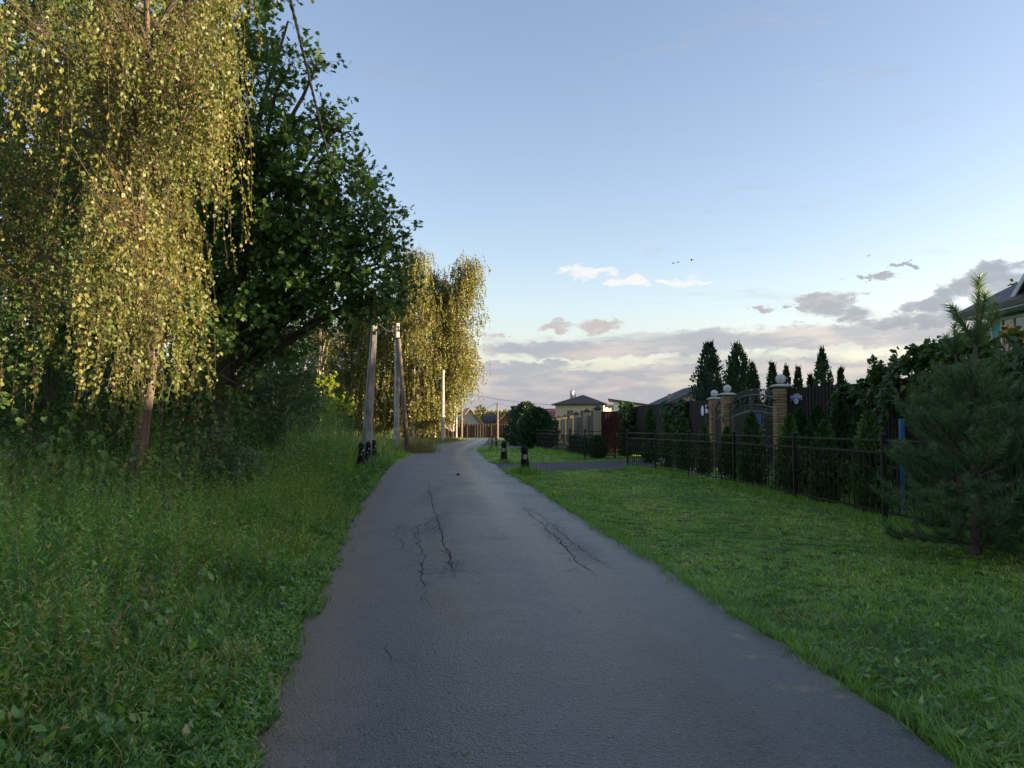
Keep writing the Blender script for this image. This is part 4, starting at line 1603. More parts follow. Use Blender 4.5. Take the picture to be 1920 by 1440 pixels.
# small litter and stone
q = gr(440, 1365)
mb = MB()
mb.prism([(-.018, -.012, 0), (.012, -.018, .004), (.02, .008, .012), (.0, .02, .018), (-.02, .01, .006)], (0, 0, .004))
tag(mb.build('paper_scrap', 'paper', loc=(q.x - .01, q.y, .03)), 'white crumpled paper scrap at the left edge of the road', 'litter')
q = gr(859, 894)
ico = MB().lathe([(.02, 0), (.055, .015), (.06, .035), (.035, .06), (.01, .066)], 7)
tag(ico.build('stone', 'stone', loc=(q.x, q.y, road_z(q.x, q.y))), 'dark stone lying in the middle of the road', 'stone')
for (a, b_, lab) in (((505, 1263), (533, 1267), 'thin brown stick on the left road edge, longer one'), ((498, 1290), (520, 1285), 'short brown stick on the left road edge below the longer one')):
    p, q = gr(*a), gr(*b_)
    mb = MB().tube([Vector((0, 0, .004)), (q - p) * .5 + Vector((0, .01, .010)), (q - p) + Vector((0, 0, .004))], [.005, .006, .003], 5)
    tag(mb.build('stick', 'twig', loc=(p.x, p.y, .02)), lab, 'stick')

# birds
for k, (px, py, bank, lab) in enumerate(((1262, 494, .5, 'leftmost small dark bird high over the fir-like trees'), (1272, 492, -.3, 'small dark bird, second from the left in the sky'),
                                         (1297, 488, .2, 'small dark bird, third from the left in the sky'), (1629, 480, .1, 'small dark bird alone at the right of the sky'))):
    q = at(px, py, 70)
    t = thing('bird', lab, 'bird', q, radians(40 + 50 * k), 'birds in the sky')
    t.rotation_euler = (bank, .2, radians(40 + 60 * k))
    MB().tube([(-.14, 0, 0), (-.08, 0, .01), (0, 0, .01), (.08, 0, .015), (.13, 0, .02)], [.008, .03, .042, .03, .006], 7).build('body', 'feather', t, smooth=True)
    for s_ in (-1, 1):
        MB().prism([(.05, s_ * .03, .02), (.08, s_ * .13, .08), (.02, s_ * .27, .05), (-.05, s_ * .12, .06), (-.05, s_ * .03, .02)], (0, 0, .006)).build('wing', 'feather', t)
    MB().prism([(-.12, -.02, 0), (-.22, -.05, 0), (-.2, 0, 0), (-.22, .05, 0), (-.12, .02, 0)], (0, 0, .006)).build('tail', 'feather', t)


# ================================================================== CONIFERS AND HEDGE
def thuja(name, label, foot, H, Rm, seed, mat='thuja', n=None, prof='cone', group=None, cat='shrub', tint=0.0, frond=None, lean=0.0):
    """dense evergreen: fronds fan out and up from a tapered body"""
    r = np.random.default_rng(seed)
    t = thing(name, label, cat, foot, group=group)
    MB().tube([(0, 0, 0), (0, 0, H * .5), (0, 0, H * .93)], [.05 + Rm * .06, .03, .008], 6).build('trunk', 'bark', t)
    L = Leaves()
    n = n or int(2600 * max(.6, H * Rm))
    z = r.uniform(0, 1, n) ** 1.15

    def rad(z_):
        if prof == 'cone':
            return np.interp(z_, [0, .06, .25, .55, .8, .95, 1], [.62, .85, 1, .82, .5, .16, .02])
        if prof == 'wide':
            return np.interp(z_, [0, .1, .3, .6, .85, 1], [.55, .85, 1, .78, .42, .05])
        return np.interp(z_, [0, .1, .35, .65, .9, 1], [.65, .9, 1, .88, .5, .1])
    th = r.uniform(0, 2 * pi, n)
    am = {'round': 1.9, 'wide': 1.7}.get(prof, 1.0)
    lob = 1 + am * (.16 * np.sin(th * 3 + seed) * np.cos(z * 9 + seed) + .12 * np.sin(th * 7 + z * 21)) + .10 * r.normal(size=n) * (am - .6)
    rr = rad(z) * Rm * lob * (1 - .45 * r.uniform(0, 1, n) ** 2.2)
    P = np.stack([rr * np.cos(th) + lean * z * H, rr * np.sin(th), z * H], 1)
    out = np.stack([np.cos(th), np.sin(th), np.zeros(n)], 1)
    upv = np.array([0, 0, 1.0])
    D = out * r.uniform(.35, .9, (n, 1)) + upv * r.uniform(.5, 1.1, (n, 1)) + r.normal(0, .28, (n, 3))
    N = np.stack([-np.sin(th), np.cos(th), np.zeros(n)], 1) + r.normal(0, .55, (n, 3))
    fl = frond or (.055 + .035 * Rm)
    tn = np.clip(r.normal(.45, .2, n) + tint + .3 * (lump(P, seed, 3.0) - .5), 0, 1)
    L.add(P, D, N, r.uniform(.7, 1.35, n) * fl * 1.5, r.uniform(.7, 1.2, n) * fl * .75, tn, [(0, 0, 0), (.3, .38, 0), (.55, .5, .04), (.8, .22, 0), (1, 0, 0), (.8, -.3, 0), (.5, -.5, .04), (.28, -.3, 0)] if Rm * H > .5 else KITE)
    # inner dense body
    for zz in np.linspace(.02, .94, 14):
        k = int(26 * (1 - zz) + 6)
        a = r.uniform(0, 2 * pi, k)
        q = float(rad(zz)) * Rm * .62
        C = np.stack([q * np.cos(a) + lean * zz * H, q * np.sin(a), np.full(k, zz * H)], 1)
        o2 = np.stack([np.cos(a), np.sin(a), np.zeros(k)], 1)
        L.add(C, np.tile([0, 0, 1.0], (k, 1)) + r.normal(0, .2, (k, 3)), o2, H * .12, q * .7 + .03, np.full(k, .12), KITE)
    L.build('foliage', mat, t)
    return t


gT = 'small thujas between low fence and wall'
TH = [((1219, 768), 33.0, .40, .0, 'broad dark thuja left of all, before the brown fence'), ((1249, 795), 29.5, .30, .22, 'light green small thuja, second from the left'),
      ((1284, 788), 27.0, .36, .1, 'thuja under the creeper on the brown fence'), ((1320, 801), 24.5, .28, .22, 'small light-tipped thuja left of the wicket pillars'),
      ((1363, 803), 22.0, .26, .12, 'low thuja in front of the middle gate pillar'), ((1411, 778), 19.3, .36, .03, 'thuja standing beside the tall blue post'),
      ((1478, 782), 17.9, .34, .25, 'thuja before the right gate pillar, bright tip'), ((1546, 793), 15.9, .36, .14, 'thuja between the two thick fence posts'),
      ((1630, 777), 14.1, .38, .22, 'thuja nearest the pine, right behind a fence post')]
for k, ((px, py), Y, rm, tn, lab) in enumerate(TH):
    q = at(px, py, Y)
    thuja('thuja_shrub', lab, (q.x, Y, 0), q.z, rm * .86, 100 + k, tint=tn + .08, group=gT, lean=.02 * sin(k * 2.3))
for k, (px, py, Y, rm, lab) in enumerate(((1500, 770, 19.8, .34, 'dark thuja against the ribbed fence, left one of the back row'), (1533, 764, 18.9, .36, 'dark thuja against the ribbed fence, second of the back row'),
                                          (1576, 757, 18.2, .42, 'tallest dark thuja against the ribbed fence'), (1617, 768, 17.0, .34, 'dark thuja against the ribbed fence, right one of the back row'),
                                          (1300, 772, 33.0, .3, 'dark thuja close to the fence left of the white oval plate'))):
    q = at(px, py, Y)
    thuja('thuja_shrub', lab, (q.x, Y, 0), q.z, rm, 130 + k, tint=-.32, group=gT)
for k, (px, py, Y, rm, lab) in enumerate(((1120, 818, 38.0, .42, 'round dark shrub at the corner of the far low fence'), (1172, 790, 40.5, .3, 'narrow dark shrub below the creeper on the maroon fence'),
                                          (1098, 822, 41.5, .35, 'dark shrub behind the far low fence, left of the pale pillar'), (1080, 815, 44, .4, 'flowering dark shrub inside the far low fence'))):
    q = at(px, py, Y)
    thuja('dark_shrub', lab, (q.x, Y, 0), q.z, rm, 150 + k, tint=-.15, prof='round', group='dark shrubs behind the far low fence')

gC = 'tall evergreens behind the wall'
for k, (px, py, Y, wpx, mat, prof, tn, lab) in enumerate((
        (1329, 645, 37, 68, 'juniper', 'wide', .05, 'large shaggy evergreen left of the gate, left one of the pair'),
        (1383, 647, 38.5, 66, 'juniper', 'wide', .1, 'large shaggy evergreen left of the gate, right one of the pair'),
        (1372, 682, 33.5, 30, 'thuja', 'cone', .08, 'slim thuja standing before the pair of shaggy evergreens'),
        (1411, 684, 33.5, 42, 'thuja', 'cone', -.1, 'pointed thuja over the left half of the double gate'),
        (1448, 682, 32.5, 32, 'thuja', 'cone', -.15, 'pointed thuja over the right half of the double gate'),
        (1474, 689, 33, 26, 'thuja', 'cone', .0, 'pointed thuja just right of the chipped ball'),
        (1496, 691, 32, 26, 'thuja', 'cone', -.1, 'narrow thuja above the blue street plate'),
        (1541, 658, 29, 50, 'thuja', 'cone', -.05, 'tall broad thuja with twin tip above the ribbed fence'),
        (1576, 693, 29, 24, 'thuja', 'cone', .0, 'slim thuja between the broad one and the creeper'),
        (1519, 706, 30, 24, 'thuja', 'cone', -.1, 'short thuja half hidden behind the ribbed fence'))):
    q = at(px, py, Y)
    thuja('evergreen_tree', lab, (q.x, Y, 0), q.z, wpx / 2 * Y / FPX * 1.05, 170 + k, mat=mat, prof=prof, tint=tn, group=gC, cat='tree',
          frond=.11 if prof == 'wide' else .075, n=3600 if prof == 'wide' else 2400)
q = at(1548, 662, 29)
# two dense round conifers before the street end
for k, (px, py, Y, wpx, tn, lab) in enumerate(((986, 757, 62, 62, .15, 'rear rounded conifer left of the low fence, sunlit top'), (1007, 768, 54, 58, .0, 'front rounded dark conifer left of the low fence'))):
    q = at(px, py, Y)
    thuja('conifer_tree', lab, (q.x, Y, 0), q.z, wpx / 2 * Y / FPX, 200 + k, mat='juniper', prof='round', tint=tn, group='round conifers', cat='tree', frond=.17, n=4200)


# ---- creepers
def creeper(name, label, foot, P, Nn, seed, size=.12, mat='vine', tint=0.0, stems=()):
    r = np.random.default_rng(seed)
    n = len(P)
    t = thing(name, label, 'creeper', foot)
    L = Leaves()
    D = Nn * .55 + np.array([0, 0, -.75]) + r.normal(0, .45, (n, 3))
    N = Nn + np.array([0, 0, .5]) + r.normal(0, .45, (n, 3))
    s_ = r.uniform(.6, 1.25, n) * size
    tn = np.clip(r.normal(.4, .2, n) + tint + .5 * (lump(P, seed, 2.2) - .5), 0, 1)
    L.add(P, D, N, s_, s_, tn, VINE)
    L.build('leaves', mat, t, foot)
    mb = MB()
    for pts in stems:
        mb.tube([Vector(p) - Vector(foot) for p in pts], [.02] * (len(pts) - 1) + [.006], 5)
    if stems:
        mb.build('stems', 'twig', t)
    return t


r = np.random.default_rng(77)
n = 9500
Yv = r.uniform(8.0, 19.6, n)
tp = 3.0 + .14 * np.sin(Yv * 1.3) + .1 * np.sin(Yv * 3.1 + 1) - .75 * np.clip((Yv - 18.2) / 1.4, 0, 1)
lo = 1.75 + .3 * np.sin(Yv * 2.1) + .25 * np.sin(Yv * 4.7) + .4 * np.clip((Yv - 18) / 1.6, 0, 1)
f_ = r.uniform(0, 1, n) ** .8
ang = f_ * 2.9                                   # from the road face over the top to the garden
hh = lo + (tp - lo) * np.clip(np.sin(np.minimum(ang, 1.57)), 0, 1)
cen = 8.8
bul = .42 + .12 * np.sin(Yv * 2.7) + .1 * np.sin(Yv * 5.3)
Xv = cen - bul * np.cos(ang) * 1.15 + r.normal(0, .07, n)
Zv = np.where(ang < 1.57, hh, tp - (ang - 1.57) * .5) + r.normal(0, .07, n)
P = np.stack([Xv, Yv, Zv], 1)
Nn = np.stack([-np.cos(ang), np.zeros(n), np.sin(ang)], 1)
keep = lump(P, 3, 2.4) > .3
P, Nn = P[keep], Nn[keep]
# sprays standing up against the sky
sp, sn = [], []
for k in range(60):
    y0 = r.uniform(8, 19)
    b0 = np.array([cen + r.uniform(-.3, .3), y0, 2.95])
    dv = np.array([r.normal(0, .25), r.normal(0, .3), r.uniform(.5, 1)])
    for j in range(9):
        sp.append(b0 + dv * j * .055 + r.normal(0, .03, 3))
        sn.append(np.array([r.normal(), r.normal(), .4]))
P = np.concatenate([P, np.array(sp)])
Nn = np.concatenate([Nn, unit(np.array(sn))])
creeper('grapevine', 'thick green grapevine heaped over the ribbed fence right of the street plate', (8.55, 14, 0), P, Nn, 5, .125,
        stems=[[(8.75 + .03 * sin(y * 3), y, z * k_) for k_, z in ((0, 0), (.35, 2.4), (.7, 2.4), (1, 2.6))] for y in (9, 10.5, 12, 13.5, 15, 16.4, 17.6, 18.6)])


def wall_patch(y0, y1, z0, z1, n, seed, bul=.16):
    r = np.random.default_rng(seed)
    s_ = r.uniform(0, 1, n)
    Yv = y0 + (y1 - y0) * s_
    Xv = np.interp(Yv, [30.55, 43.3], [7.95, 6.45]) - r.uniform(.02, bul, n)
    Zv = z0 + (z1 - z0) * r.uniform(0, 1, n) ** .7 + .2 * np.sin(s_ * 9)
    P = np.stack([Xv, Yv, Zv], 1)
    keep = lump(P, seed, 3.0) > .34
    return P[keep], np.tile([-.9, -.2, .3], (keep.sum(), 1))


P, Nn = wall_patch(33.2, 36.6, .9, 2.58, 1300, 8)
creeper('creeper', 'dark creeper hanging over the brown fence left of the wicket', (7.6, 35, 0), P, Nn, 8, .15, tint=-.15, stems=[[(7.75, 33.8, 0), (7.65, 34.4, 1.4), (7.6, 35, 2.5)]])
P, Nn = wall_patch(41.3, 43.2, 1.0, 2.75, 900, 9, .5)
creeper('creeper', 'green creeper on the joint of maroon and brown fences', (6.5, 42.6, 0), P, Nn, 9, .17, tint=.1, stems=[[(6.5, 42.4, 0), (6.45, 42.5, 1.2), (6.4, 42.7, 2.2)]])


# ---- young pines: needle brushes along shoots
def pine(name, label, foot, H, seed, crown_r, whorls, gap=.5, leader=.95, npm=330, low=.12, gold=0.0, cat='tree', side=None, lean=0.0, nw=.0058):
    r = np.random.default_rng(seed)
    t = thing(name, label, cat, foot)
    L = Leaves()
    tr = MB()
    tops = H
    tr.tube([(lean * f_ * f_ + r.normal(0, .012), r.normal(0, .012), H * f_) for f_ in np.linspace(0, 1, 9)],
            list(np.interp(np.linspace(0, 1, 9), [0, 1], [.075 * H / 3.4, .009])), 8)
    shoots = []           # (a, b, radius, tint shift)
    # leader and its top candles
    zl = H - leader
    shoots.append((np.array([lean * .6, 0, zl]), np.array([lean, 0, H]), 1.0))
    for k in range(5):
        a = k / 5 * 2 * pi + r.uniform(0, .6) + (.2 if side is None else side)
        ln = leader * r.uniform(.5, .8)
        dv = np.array([cos(a) * .62, sin(a) * .62, 1.0])
        dv /= np.linalg.norm(dv)
        b_ = np.array([lean * .6, 0, zl])
        shoots.append((b_, b_ + dv * ln, .8))
    zs = np.linspace(low * H, zl - .62, whorls)
    for i, z in enumerate(zs):
        f_ = 1 - (z - zs[0]) / (zs[-1] - zs[0] + 1e-6)
        n = 6 if i % 2 else 7
        for k in range(n):
            a = k / n * 2 * pi + i * 1.1 + r.normal(0, .15)
            ln = crown_r * (.28 + .72 * np.sin(min(1.0, f_ * 1.35) * pi / 2) * (1 - .38 * max(0, f_ - .72) / .28)) * r.uniform(.8, 1.1)
            el_ = np.interp(f_, [0, .5, 1], [.8, .4, .1]) + r.normal(0, .1)
            dv = np.array([cos(a) * cos(el_), sin(a) * cos(el_), sin(el_)])
            b_ = np.array([0, 0, z])
            e = b_ + dv * ln + np.array([0, 0, .10 * ln])
            tr.tube([b_, b_ + dv * ln * .5, e], [.016, .011, .005], 5)
            shoots.append((b_ + dv * ln * .25, e, .0))
            # side shoots that curve up
            m = int(2 + ln * 7)
            for j in range(m):
                g_ = r.uniform(.3, .98)
                q = b_ + dv * ln * g_
                a2 = a + r.choice([-1, 1]) * r.uniform(.4, 1.0)
                e2 = el_ + r.uniform(.1, .7)
                d2 = np.array([cos(a2) * cos(e2), sin(a2) * cos(e2), sin(e2)])
                l2 = r.uniform(.16, .38) * min(1.0, .5 + ln)
                shoots.append((q, q + d2 * l2, .0))
                if r.uniform() < .4:
                    a3 = a2 + r.normal(0, .6)
                    d3 = np.array([cos(a3) * .6, sin(a3) * .6, .8])
                    shoots.append((q + d2 * l2 * .6, q + d2 * l2 * .6 + d3 * l2 * .7, .0))
    for a, b_, g_ in shoots:
        ln = np.linalg.norm(b_ - a)
        d = (b_ - a) / ln
        k = int(npm * ln * (1 + .7 * g_))
        s_ = r.uniform(0, 1, k)
        P = a + d * ln * s_[:, None]
        o = r.normal(size=(k, 3))
        o -= (o @ d)[:, None] * d
        o = unit(o)
        D = o * r.uniform(.7, 1.0, (k, 1)) + d * r.uniform(.45, 1.0, (k, 1))
        tn = np.clip(r.normal(.42, .17, k) + (.12 * g_ + gold * g_ * r.uniform(.2, 1, k)), 0, 1)
        L.add(P, D, r.normal(size=(k, 3)), r.uniform(.07, .115, k) * (1 + .45 * g_), nw * (1 + .4 * g_), tn, NEEDLE)
        tr.tube([a, b_], [.010, .005], 4)
    tr.build('trunk', 'bark', t)
    L.build('needles', 'pine', t)
    return t


q = at(1836, 520, 9.45)
pine('pine_tree', 'young pine with long-needled candle tip in front of the low fence at right', (at(1826, 900, 9.45).x, 9.45, 0), q.z, 31, 1.14, 10, leader=.85, npm=300, nw=.008, gold=.25, low=.035, lean=q.x - at(1826, 900, 9.45).x, side=.3)
q = at(1790, 610, 12.2)
pine('pine_tree', 'smaller pine behind the fence, its tips left of the candle-topped pine', (q.x, 12.2, 0), q.z, 32, .7, 6, leader=.45, npm=420, low=.3)
# spruce tip over the vine
q = at(1732, 634, 17.2)
t = thing('spruce_tree', 'young spruce whose bare upright tip sticks out above the grapevine', 'tree', (q.x + .6, 17.2, 0))
mb = MB().tube([(0, 0, 0), (0, 0, q.z * .6), (0, 0, q.z - .35)], [.06, .04, .012], 6)
for k in range(5):
    a = k * 1.26
    mb.tube([(0, 0, q.z - .36), (.07 * cos(a), .07 * sin(a), q.z - .25), (.10 * cos(a), .10 * sin(a), q.z - .02 * k)], [.010, .010, .009], 5)
mb.build('trunk', 'bark', t)
L = Leaves()
r = np.random.default_rng(9)
for zz in np.linspace(.5, q.z - .4, 12):
    for k in range(7):
        a = k * .9 + zz * 3
        ln = .25 + .55 * (1 - zz / q.z)
        kk = 70
        s_ = r.uniform(.1, 1, kk)
        d = np.array([cos(a), sin(a), .25])
        P = np.array([0, 0, zz]) + d * ln * s_[:, None]
        L.add(P, r.normal(size=(kk, 3)) + d * .6, r.normal(size=(kk, 3)), .03, .004, np.clip(r.normal(.3, .15, kk), 0, 1), NEEDLE)
L.build('needles', 'pine', t)
# lily-like orange flowers above the vine at the right edge
for k, (px, py, lab) in enumerate(((1890, 622, 'orange flower head above the vine, upper left one'), (1903, 634, 'orange flower head above the vine, lower right one'))):
    q = at(px, py, 13.5)
    t = thing('flower', lab, 'flower', (q.x, 13.5, 0), group='orange flowers')
    MB().tube([(0, 0, 0), (.03, 0, q.z * .5), (0, 0, q.z)], [.012, .009, .006], 5).build('stem', 'twig', t)
    L = Leaves()
    r = np.random.default_rng(60 + k)
    n = 46
    P = np.array([0, 0, q.z]) + r.normal(0, .075, (n, 3))
    L.add(P, r.normal(size=(n, 3)), r.normal(size=(n, 3)), .075, .04, .5, KITE)
    L.build('petals', 'flower_orange', t)

# ================================================================== BROADLEAF TREES
def limb_path(a, b_, r, n=6, sagv=.0, jit=.05):
    a, b_ = np.array(a, float), np.array(b_, float)
    ln = np.linalg.norm(b_ - a)
    out = []
    for k in range(n + 1):
        f_ = k / n
        q = a + (b_ - a) * f_
        q[2] += sagv * ln * 4 * f_ * (1 - f_)
        if 0 < k < n:
            q += r.normal(0, jit * ln / n, 3)
        out.append(tuple(q))
    return out


def trunk_at(tp, z):
    """point on the trunk path at height z"""
    z = max(tp[0][2], min(z, tp[-1][2]))
    for p, q in zip(tp[:-1], tp[1:]):
        if p[2] <= z <= q[2]:
            f_ = (z - p[2]) / max(q[2] - p[2], 1e-6)
            return tuple(p[i] + (q[i] - p[i]) * f_ for i in range(3))
    return tp[-1]


def broadleaf(name, label, tp, r0, blobs, seed, mat='dark_leaf', bark='bark', tpl=KITE, size=.08, aspect=.75, twig=.35, per=8,
              droop=.15, hole=.34, hf=1.6, group=None, cat='tree', tint=0.0, shell=.45, limbs=True, twr=.004, sides=8):
    """tp: trunk points; blobs: (centre, (rx,ry,rz), number of twigs)"""
    r = np.random.default_rng(seed)
    foot = np.array(tp[0], float)
    t = thing(name, label, cat, tuple(foot), group=group)
    tr = MB()
    loc = [tuple(np.array(p) - foot) for p in tp]
    tr.tube(loc, list(np.interp(np.linspace(0, 1, len(tp)), [0, 1], [r0, r0 * .22])), sides)
    L = Leaves()
    TA, TB = [], []
    for c_, rad, n in blobs:
        c_, rad = np.array(c_, float), np.array(rad, float)
        if limbs:
            z0 = foot[2] + max((c_[2] - foot[2]) * .55, .3) if c_[2] > foot[2] else foot[2]
            a = np.array(trunk_at(tp, z0))
            ln = np.linalg.norm(c_ - a)
            if ln > .3:
                pts = limb_path(a - foot, c_ - foot, r, 5, .06)
                k0 = min(r0 * .5, .02 + .016 * ln)
                tr.tube(pts, [k0, k0 * .8, k0 * .65, k0 * .5, k0 * .38, k0 * .22], 5)
            for _ in range(max(2, int(n / 60))):
                u_ = unit(r.normal(size=3))
                e = c_ + u_ * rad * .7
                tr.tube(limb_path(c_ - foot, e - foot, r, 3, .05, .1), [.012, .009, .006, .003], 4)
        u_ = unit(r.normal(size=(n, 3)))
        rr = (shell + (1 - shell) * r.uniform(0, 1, n) ** .6)[:, None]
        A = c_ + u_ * rad * rr
        keep = lump(A, seed, hf) > hole
        A, u_ = A[keep], u_[keep]
        m = len(A)
        d = unit(u_ * rad / rad.max() + r.normal(0, .5, (m, 3)) + np.array([0, 0, -droop]))
        ln = r.uniform(.6, 1.25, m) * twig
        B = A + d * ln[:, None]
        TA.append(A - d * ln[:, None] * .4)
        TB.append(B)
        sv = np.linspace(.05, 1.0, per)
        P = (A[:, None, :] + d[:, None, :] * (ln[:, None] * sv)[:, :, None]).reshape(-1, 3)
        k = len(P)
        dd = np.repeat(d, per, 0)
        D = dd * .5 + r.normal(0, .75, (k, 3)) + np.array([0, 0, -droop * 1.5])
        N = np.array([0, 0, 1.0]) + r.normal(0, .65, (k, 3)) + .3 * np.repeat(u_, per, 0)
        s_ = r.uniform(.65, 1.2, k) * size
        P = P + r.normal(0, size * .35, (k, 3))
        tn = np.clip(r.normal(.42, .2, k) + tint + .45 * (lump(P, seed + 5, hf * .8) - .5), 0, 1)
        L.add(P - foot, D, N, s_, s_ * aspect, tn, tpl)
    tr.build('trunk', bark, t)
    TA, TB = np.concatenate(TA) - foot, np.concatenate(TB) - foot
    tw = Leaves().twigs(TA, TB, twr, twr * .4)
    tw.build('twigs', 'twig', t)
    L.build('crown', mat, t)
    return t


def birch(name, label, tp, r0, anchors, seed, n_str, ln, gap, size, mat, bark, spread=(.55, .4), sway=.12, group=None, twr=.0022, tint=0.0, hole=.3, tstep=3, tfrac=1):
    """weeping birch: limbs to anchors, hanging leafy strands from each"""
    r = np.random.default_rng(seed)
    foot = np.array(tp[0], float)
    t = thing(name, label, 'tree', tuple(foot), group=group)
    tr = MB()
    tr.tube([tuple(np.array(p) - foot) for p in tp], list(np.interp(np.linspace(0, 1, len(tp)), [0, 1], [r0, r0 * .15])), 10)
    L, tw = Leaves(), Leaves()
    for c_ in anchors:
        c_ = np.array(c_, float)
        hd = np.linalg.norm(c_[:2] - foot[:2])
        a = np.array(trunk_at(tp, max(c_[2] - hd * .75 - .2, foot[2] + .8)))
        pts = limb_path(a - foot, c_ - foot, r, 6, .10, .12)
        ll = np.linalg.norm(c_ - a)
        k0 = min(r0 * .55, .012 + .012 * ll)
        tr.tube(pts, [k0, k0 * .85, k0 * .7, k0 * .55, k0 * .42, k0 * .3, k0 * .2], 5)
        n = n_str
        A = c_ + np.concatenate([r.normal(0, spread[0], (n, 2)), r.normal(0, spread[1], (n, 1))], 1)
        keep = lump(A, seed + 3, 1.5) > hole
        A = A[keep]
        n = len(A)
        base = np.array([pts[3 + k % 4] for k in range(n)]) + foot
        tw.twigs(base - foot, A - foot, twr * 2, twr * 1.2)
        out = unit(np.concatenate([A[:, :2] - c_[:2], np.zeros((n, 1))], 1))
        lens = ln * r.uniform(.35, 1.15, n)
        m = 9
        prev = A
        tprev = A
        for j in range(1, m + 1):
            f_ = j / m
            cur = A + out * (lens * .16 * np.sqrt(f_))[:, None] + np.stack([r.normal(0, .012, n), r.normal(0, .012, n), -lens * f_ * (.75 + .25 * f_)], 1) \
                + sway * lens[:, None] * f_ * np.array([r.normal(), r.normal(), 0]) * .25
            if j % tstep == 0:
                tw.twigs((tprev - foot)[::tfrac], (cur - foot)[::tfrac], twr, twr * .9)
                tprev = cur
            seg = np.linalg.norm(cur - prev, axis=1)
            kk = max(1, int(round(seg.mean() / gap)))
            for q in range(kk):
                P = prev + (cur - prev) * r.uniform(0, 1, (n, 1))
                D = np.array([0, 0, -1.0]) + r.normal(0, .55, (n, 3))
                N = r.normal(size=(n, 3))
                s_ = r.uniform(.65, 1.2, n) * size
                tn = np.clip(r.normal(.45, .22, n) + tint + .4 * (lump(P, seed + 7, 1.1) - .5), 0, 1)
                L.add(P - foot + r.normal(0, .018, (n, 3)), D, N, s_, s_ * .8, tn, KITE)
            prev = cur
    tr.build('trunk', bark, t)
    tw.build('twigs', 'twig', t)
    L.build('crown', mat, t)
    return t


# ---- the near weeping birch
BY = 11.5
R2 = np.random.default_rng(21)
bf = at(252, 960, BY)
tp = [(bf.x - .02, BY, 0)] + [tuple(at(px, py, BY)) for px, py in ((258, 890), (266, 820), (278, 730), (290, 640), (300, 500), (296, 350), (280, 150), (270, -100), (270, -400))]
anch = []
for px, py in ((0, 440), (30, 330), (10, 180), (90, 60), (20, -20), (140, 210), (230, 330), (215, 430), (250, 500), (295, 420), (310, 520), (280, 300), (320, 260),
               (350, 150), (340, 60), (290, 110), (200, 120), (240, 20), (310, -40), (360, -20), (170, -60), (80, 140), (325, 360), (250, 400), (345, 200), (370, 90),
               (260, 190), (310, 160), (240, 560), (290, 560), (150, 300), (40, 520)):
    a = at(px, py, BY + R2.uniform(-1.9, .9))
    anch.append(tuple(a))
for k in range(14):
    anch.append((bf.x + R2.uniform(-2.2, 2.2), BY + R2.uniform(-1.5, 2.2), R2.uniform(9, 13)))
birch('birch_tree', 'large weeping birch on the left with sunlit yellow-green hanging strands', tp, .125, anch, 41, 62, 1.45, .038, .060, 'birch_leaf', 'bark', (.33, .36), hole=.39)

# ---- the oak behind it, in shade
OY = 15.2
ob = at(400, 800, OY)
tp = [(ob.x, OY, 0), (ob.x + .1, OY, 1.5), (ob.x + .25, OY, 3.2), (ob.x + .2, OY, 5.5), (ob.x + .1, OY, 8), (ob.x + .1, OY, 10.5)]
pxm = OY / FPX
blobs = []
for px, py, rp, dy in ((440, 60, 75, 0), (465, 150, 68, -.5), (470, 250, 85, -.3), (545, 310, 72, -.6), (640, 345, 62, -.8), (450, 390, 120, 0), (560, 420, 100, -.5),
                       (665, 405, 62, -.8), (725, 420, 40, -1), (600, 500, 85, -.6), (690, 500, 58, -.9), (742, 488, 34, -1), (480, 520, 110, .2), (520, 610, 80, 0), (430, 600, 85, .3),
                       (400, 90, 90, .8), (370, 240, 110, 1), (320, 400, 130, 1.2), (250, 150, 120, 1.6), (640, 575, 42, -.8), (700, 560, 36, -.9), (598, 112, 15, -1), (612, 207, 13, -1), (545, 120, 20, -.5), (540, 40, 18, 0), (555, 225, 16, -.7),
                       (630, 240, 20, -1), (760, 440, 20, -1.1), (745, 545, 22, -1), (180, 350, 130, 1.8), (430, -80, 110, 0)):
    c_ = at(px, py, OY + dy)
    rm = rp * pxm
    n = int(max(16, 250 * rm * rm))
    blobs.append((tuple(c_), (rm, rm * 1.15, rm * .85), n))
broadleaf('oak_tree', 'dark green oak behind the birch, its lobed leaves reaching over the road', tp, .26, blobs, 51, 'oak_leaf', 'oak_bark', OAK, .135, .95, .42, 11, .1, .36, 1.7, twr=.005, shell=.3)

# ---- understory left: shaded shrubs and young trees
def px_blob(px, py, rp, Y, dens=150, fl=.85):
    c_ = at(px, py, Y)
    rm = rp * Y / FPX
    return (tuple(c_), (rm, rm * 1.1, rm * fl), int(max(12, dens * rm * rm)))


def px_tree(name, label, foot_px, Y, top_py, pb, seed, r0=.07, dens=150, cat='tree', **kw):
    b_ = at(foot_px, 800, Y)
    h = at(foot_px, top_py, Y).z
    tp = [(b_.x, Y, 0), (b_.x + .05, Y, h * .3), (b_.x - .04, Y, h * .6), (b_.x, Y, h * .9)]
    return broadleaf(name, label, tp, r0, [px_blob(*p, dens=dens) if len(p) == 4 else px_blob(*p[:4], dens=dens, fl=p[4]) for p in pb], seed, cat=cat, **kw)


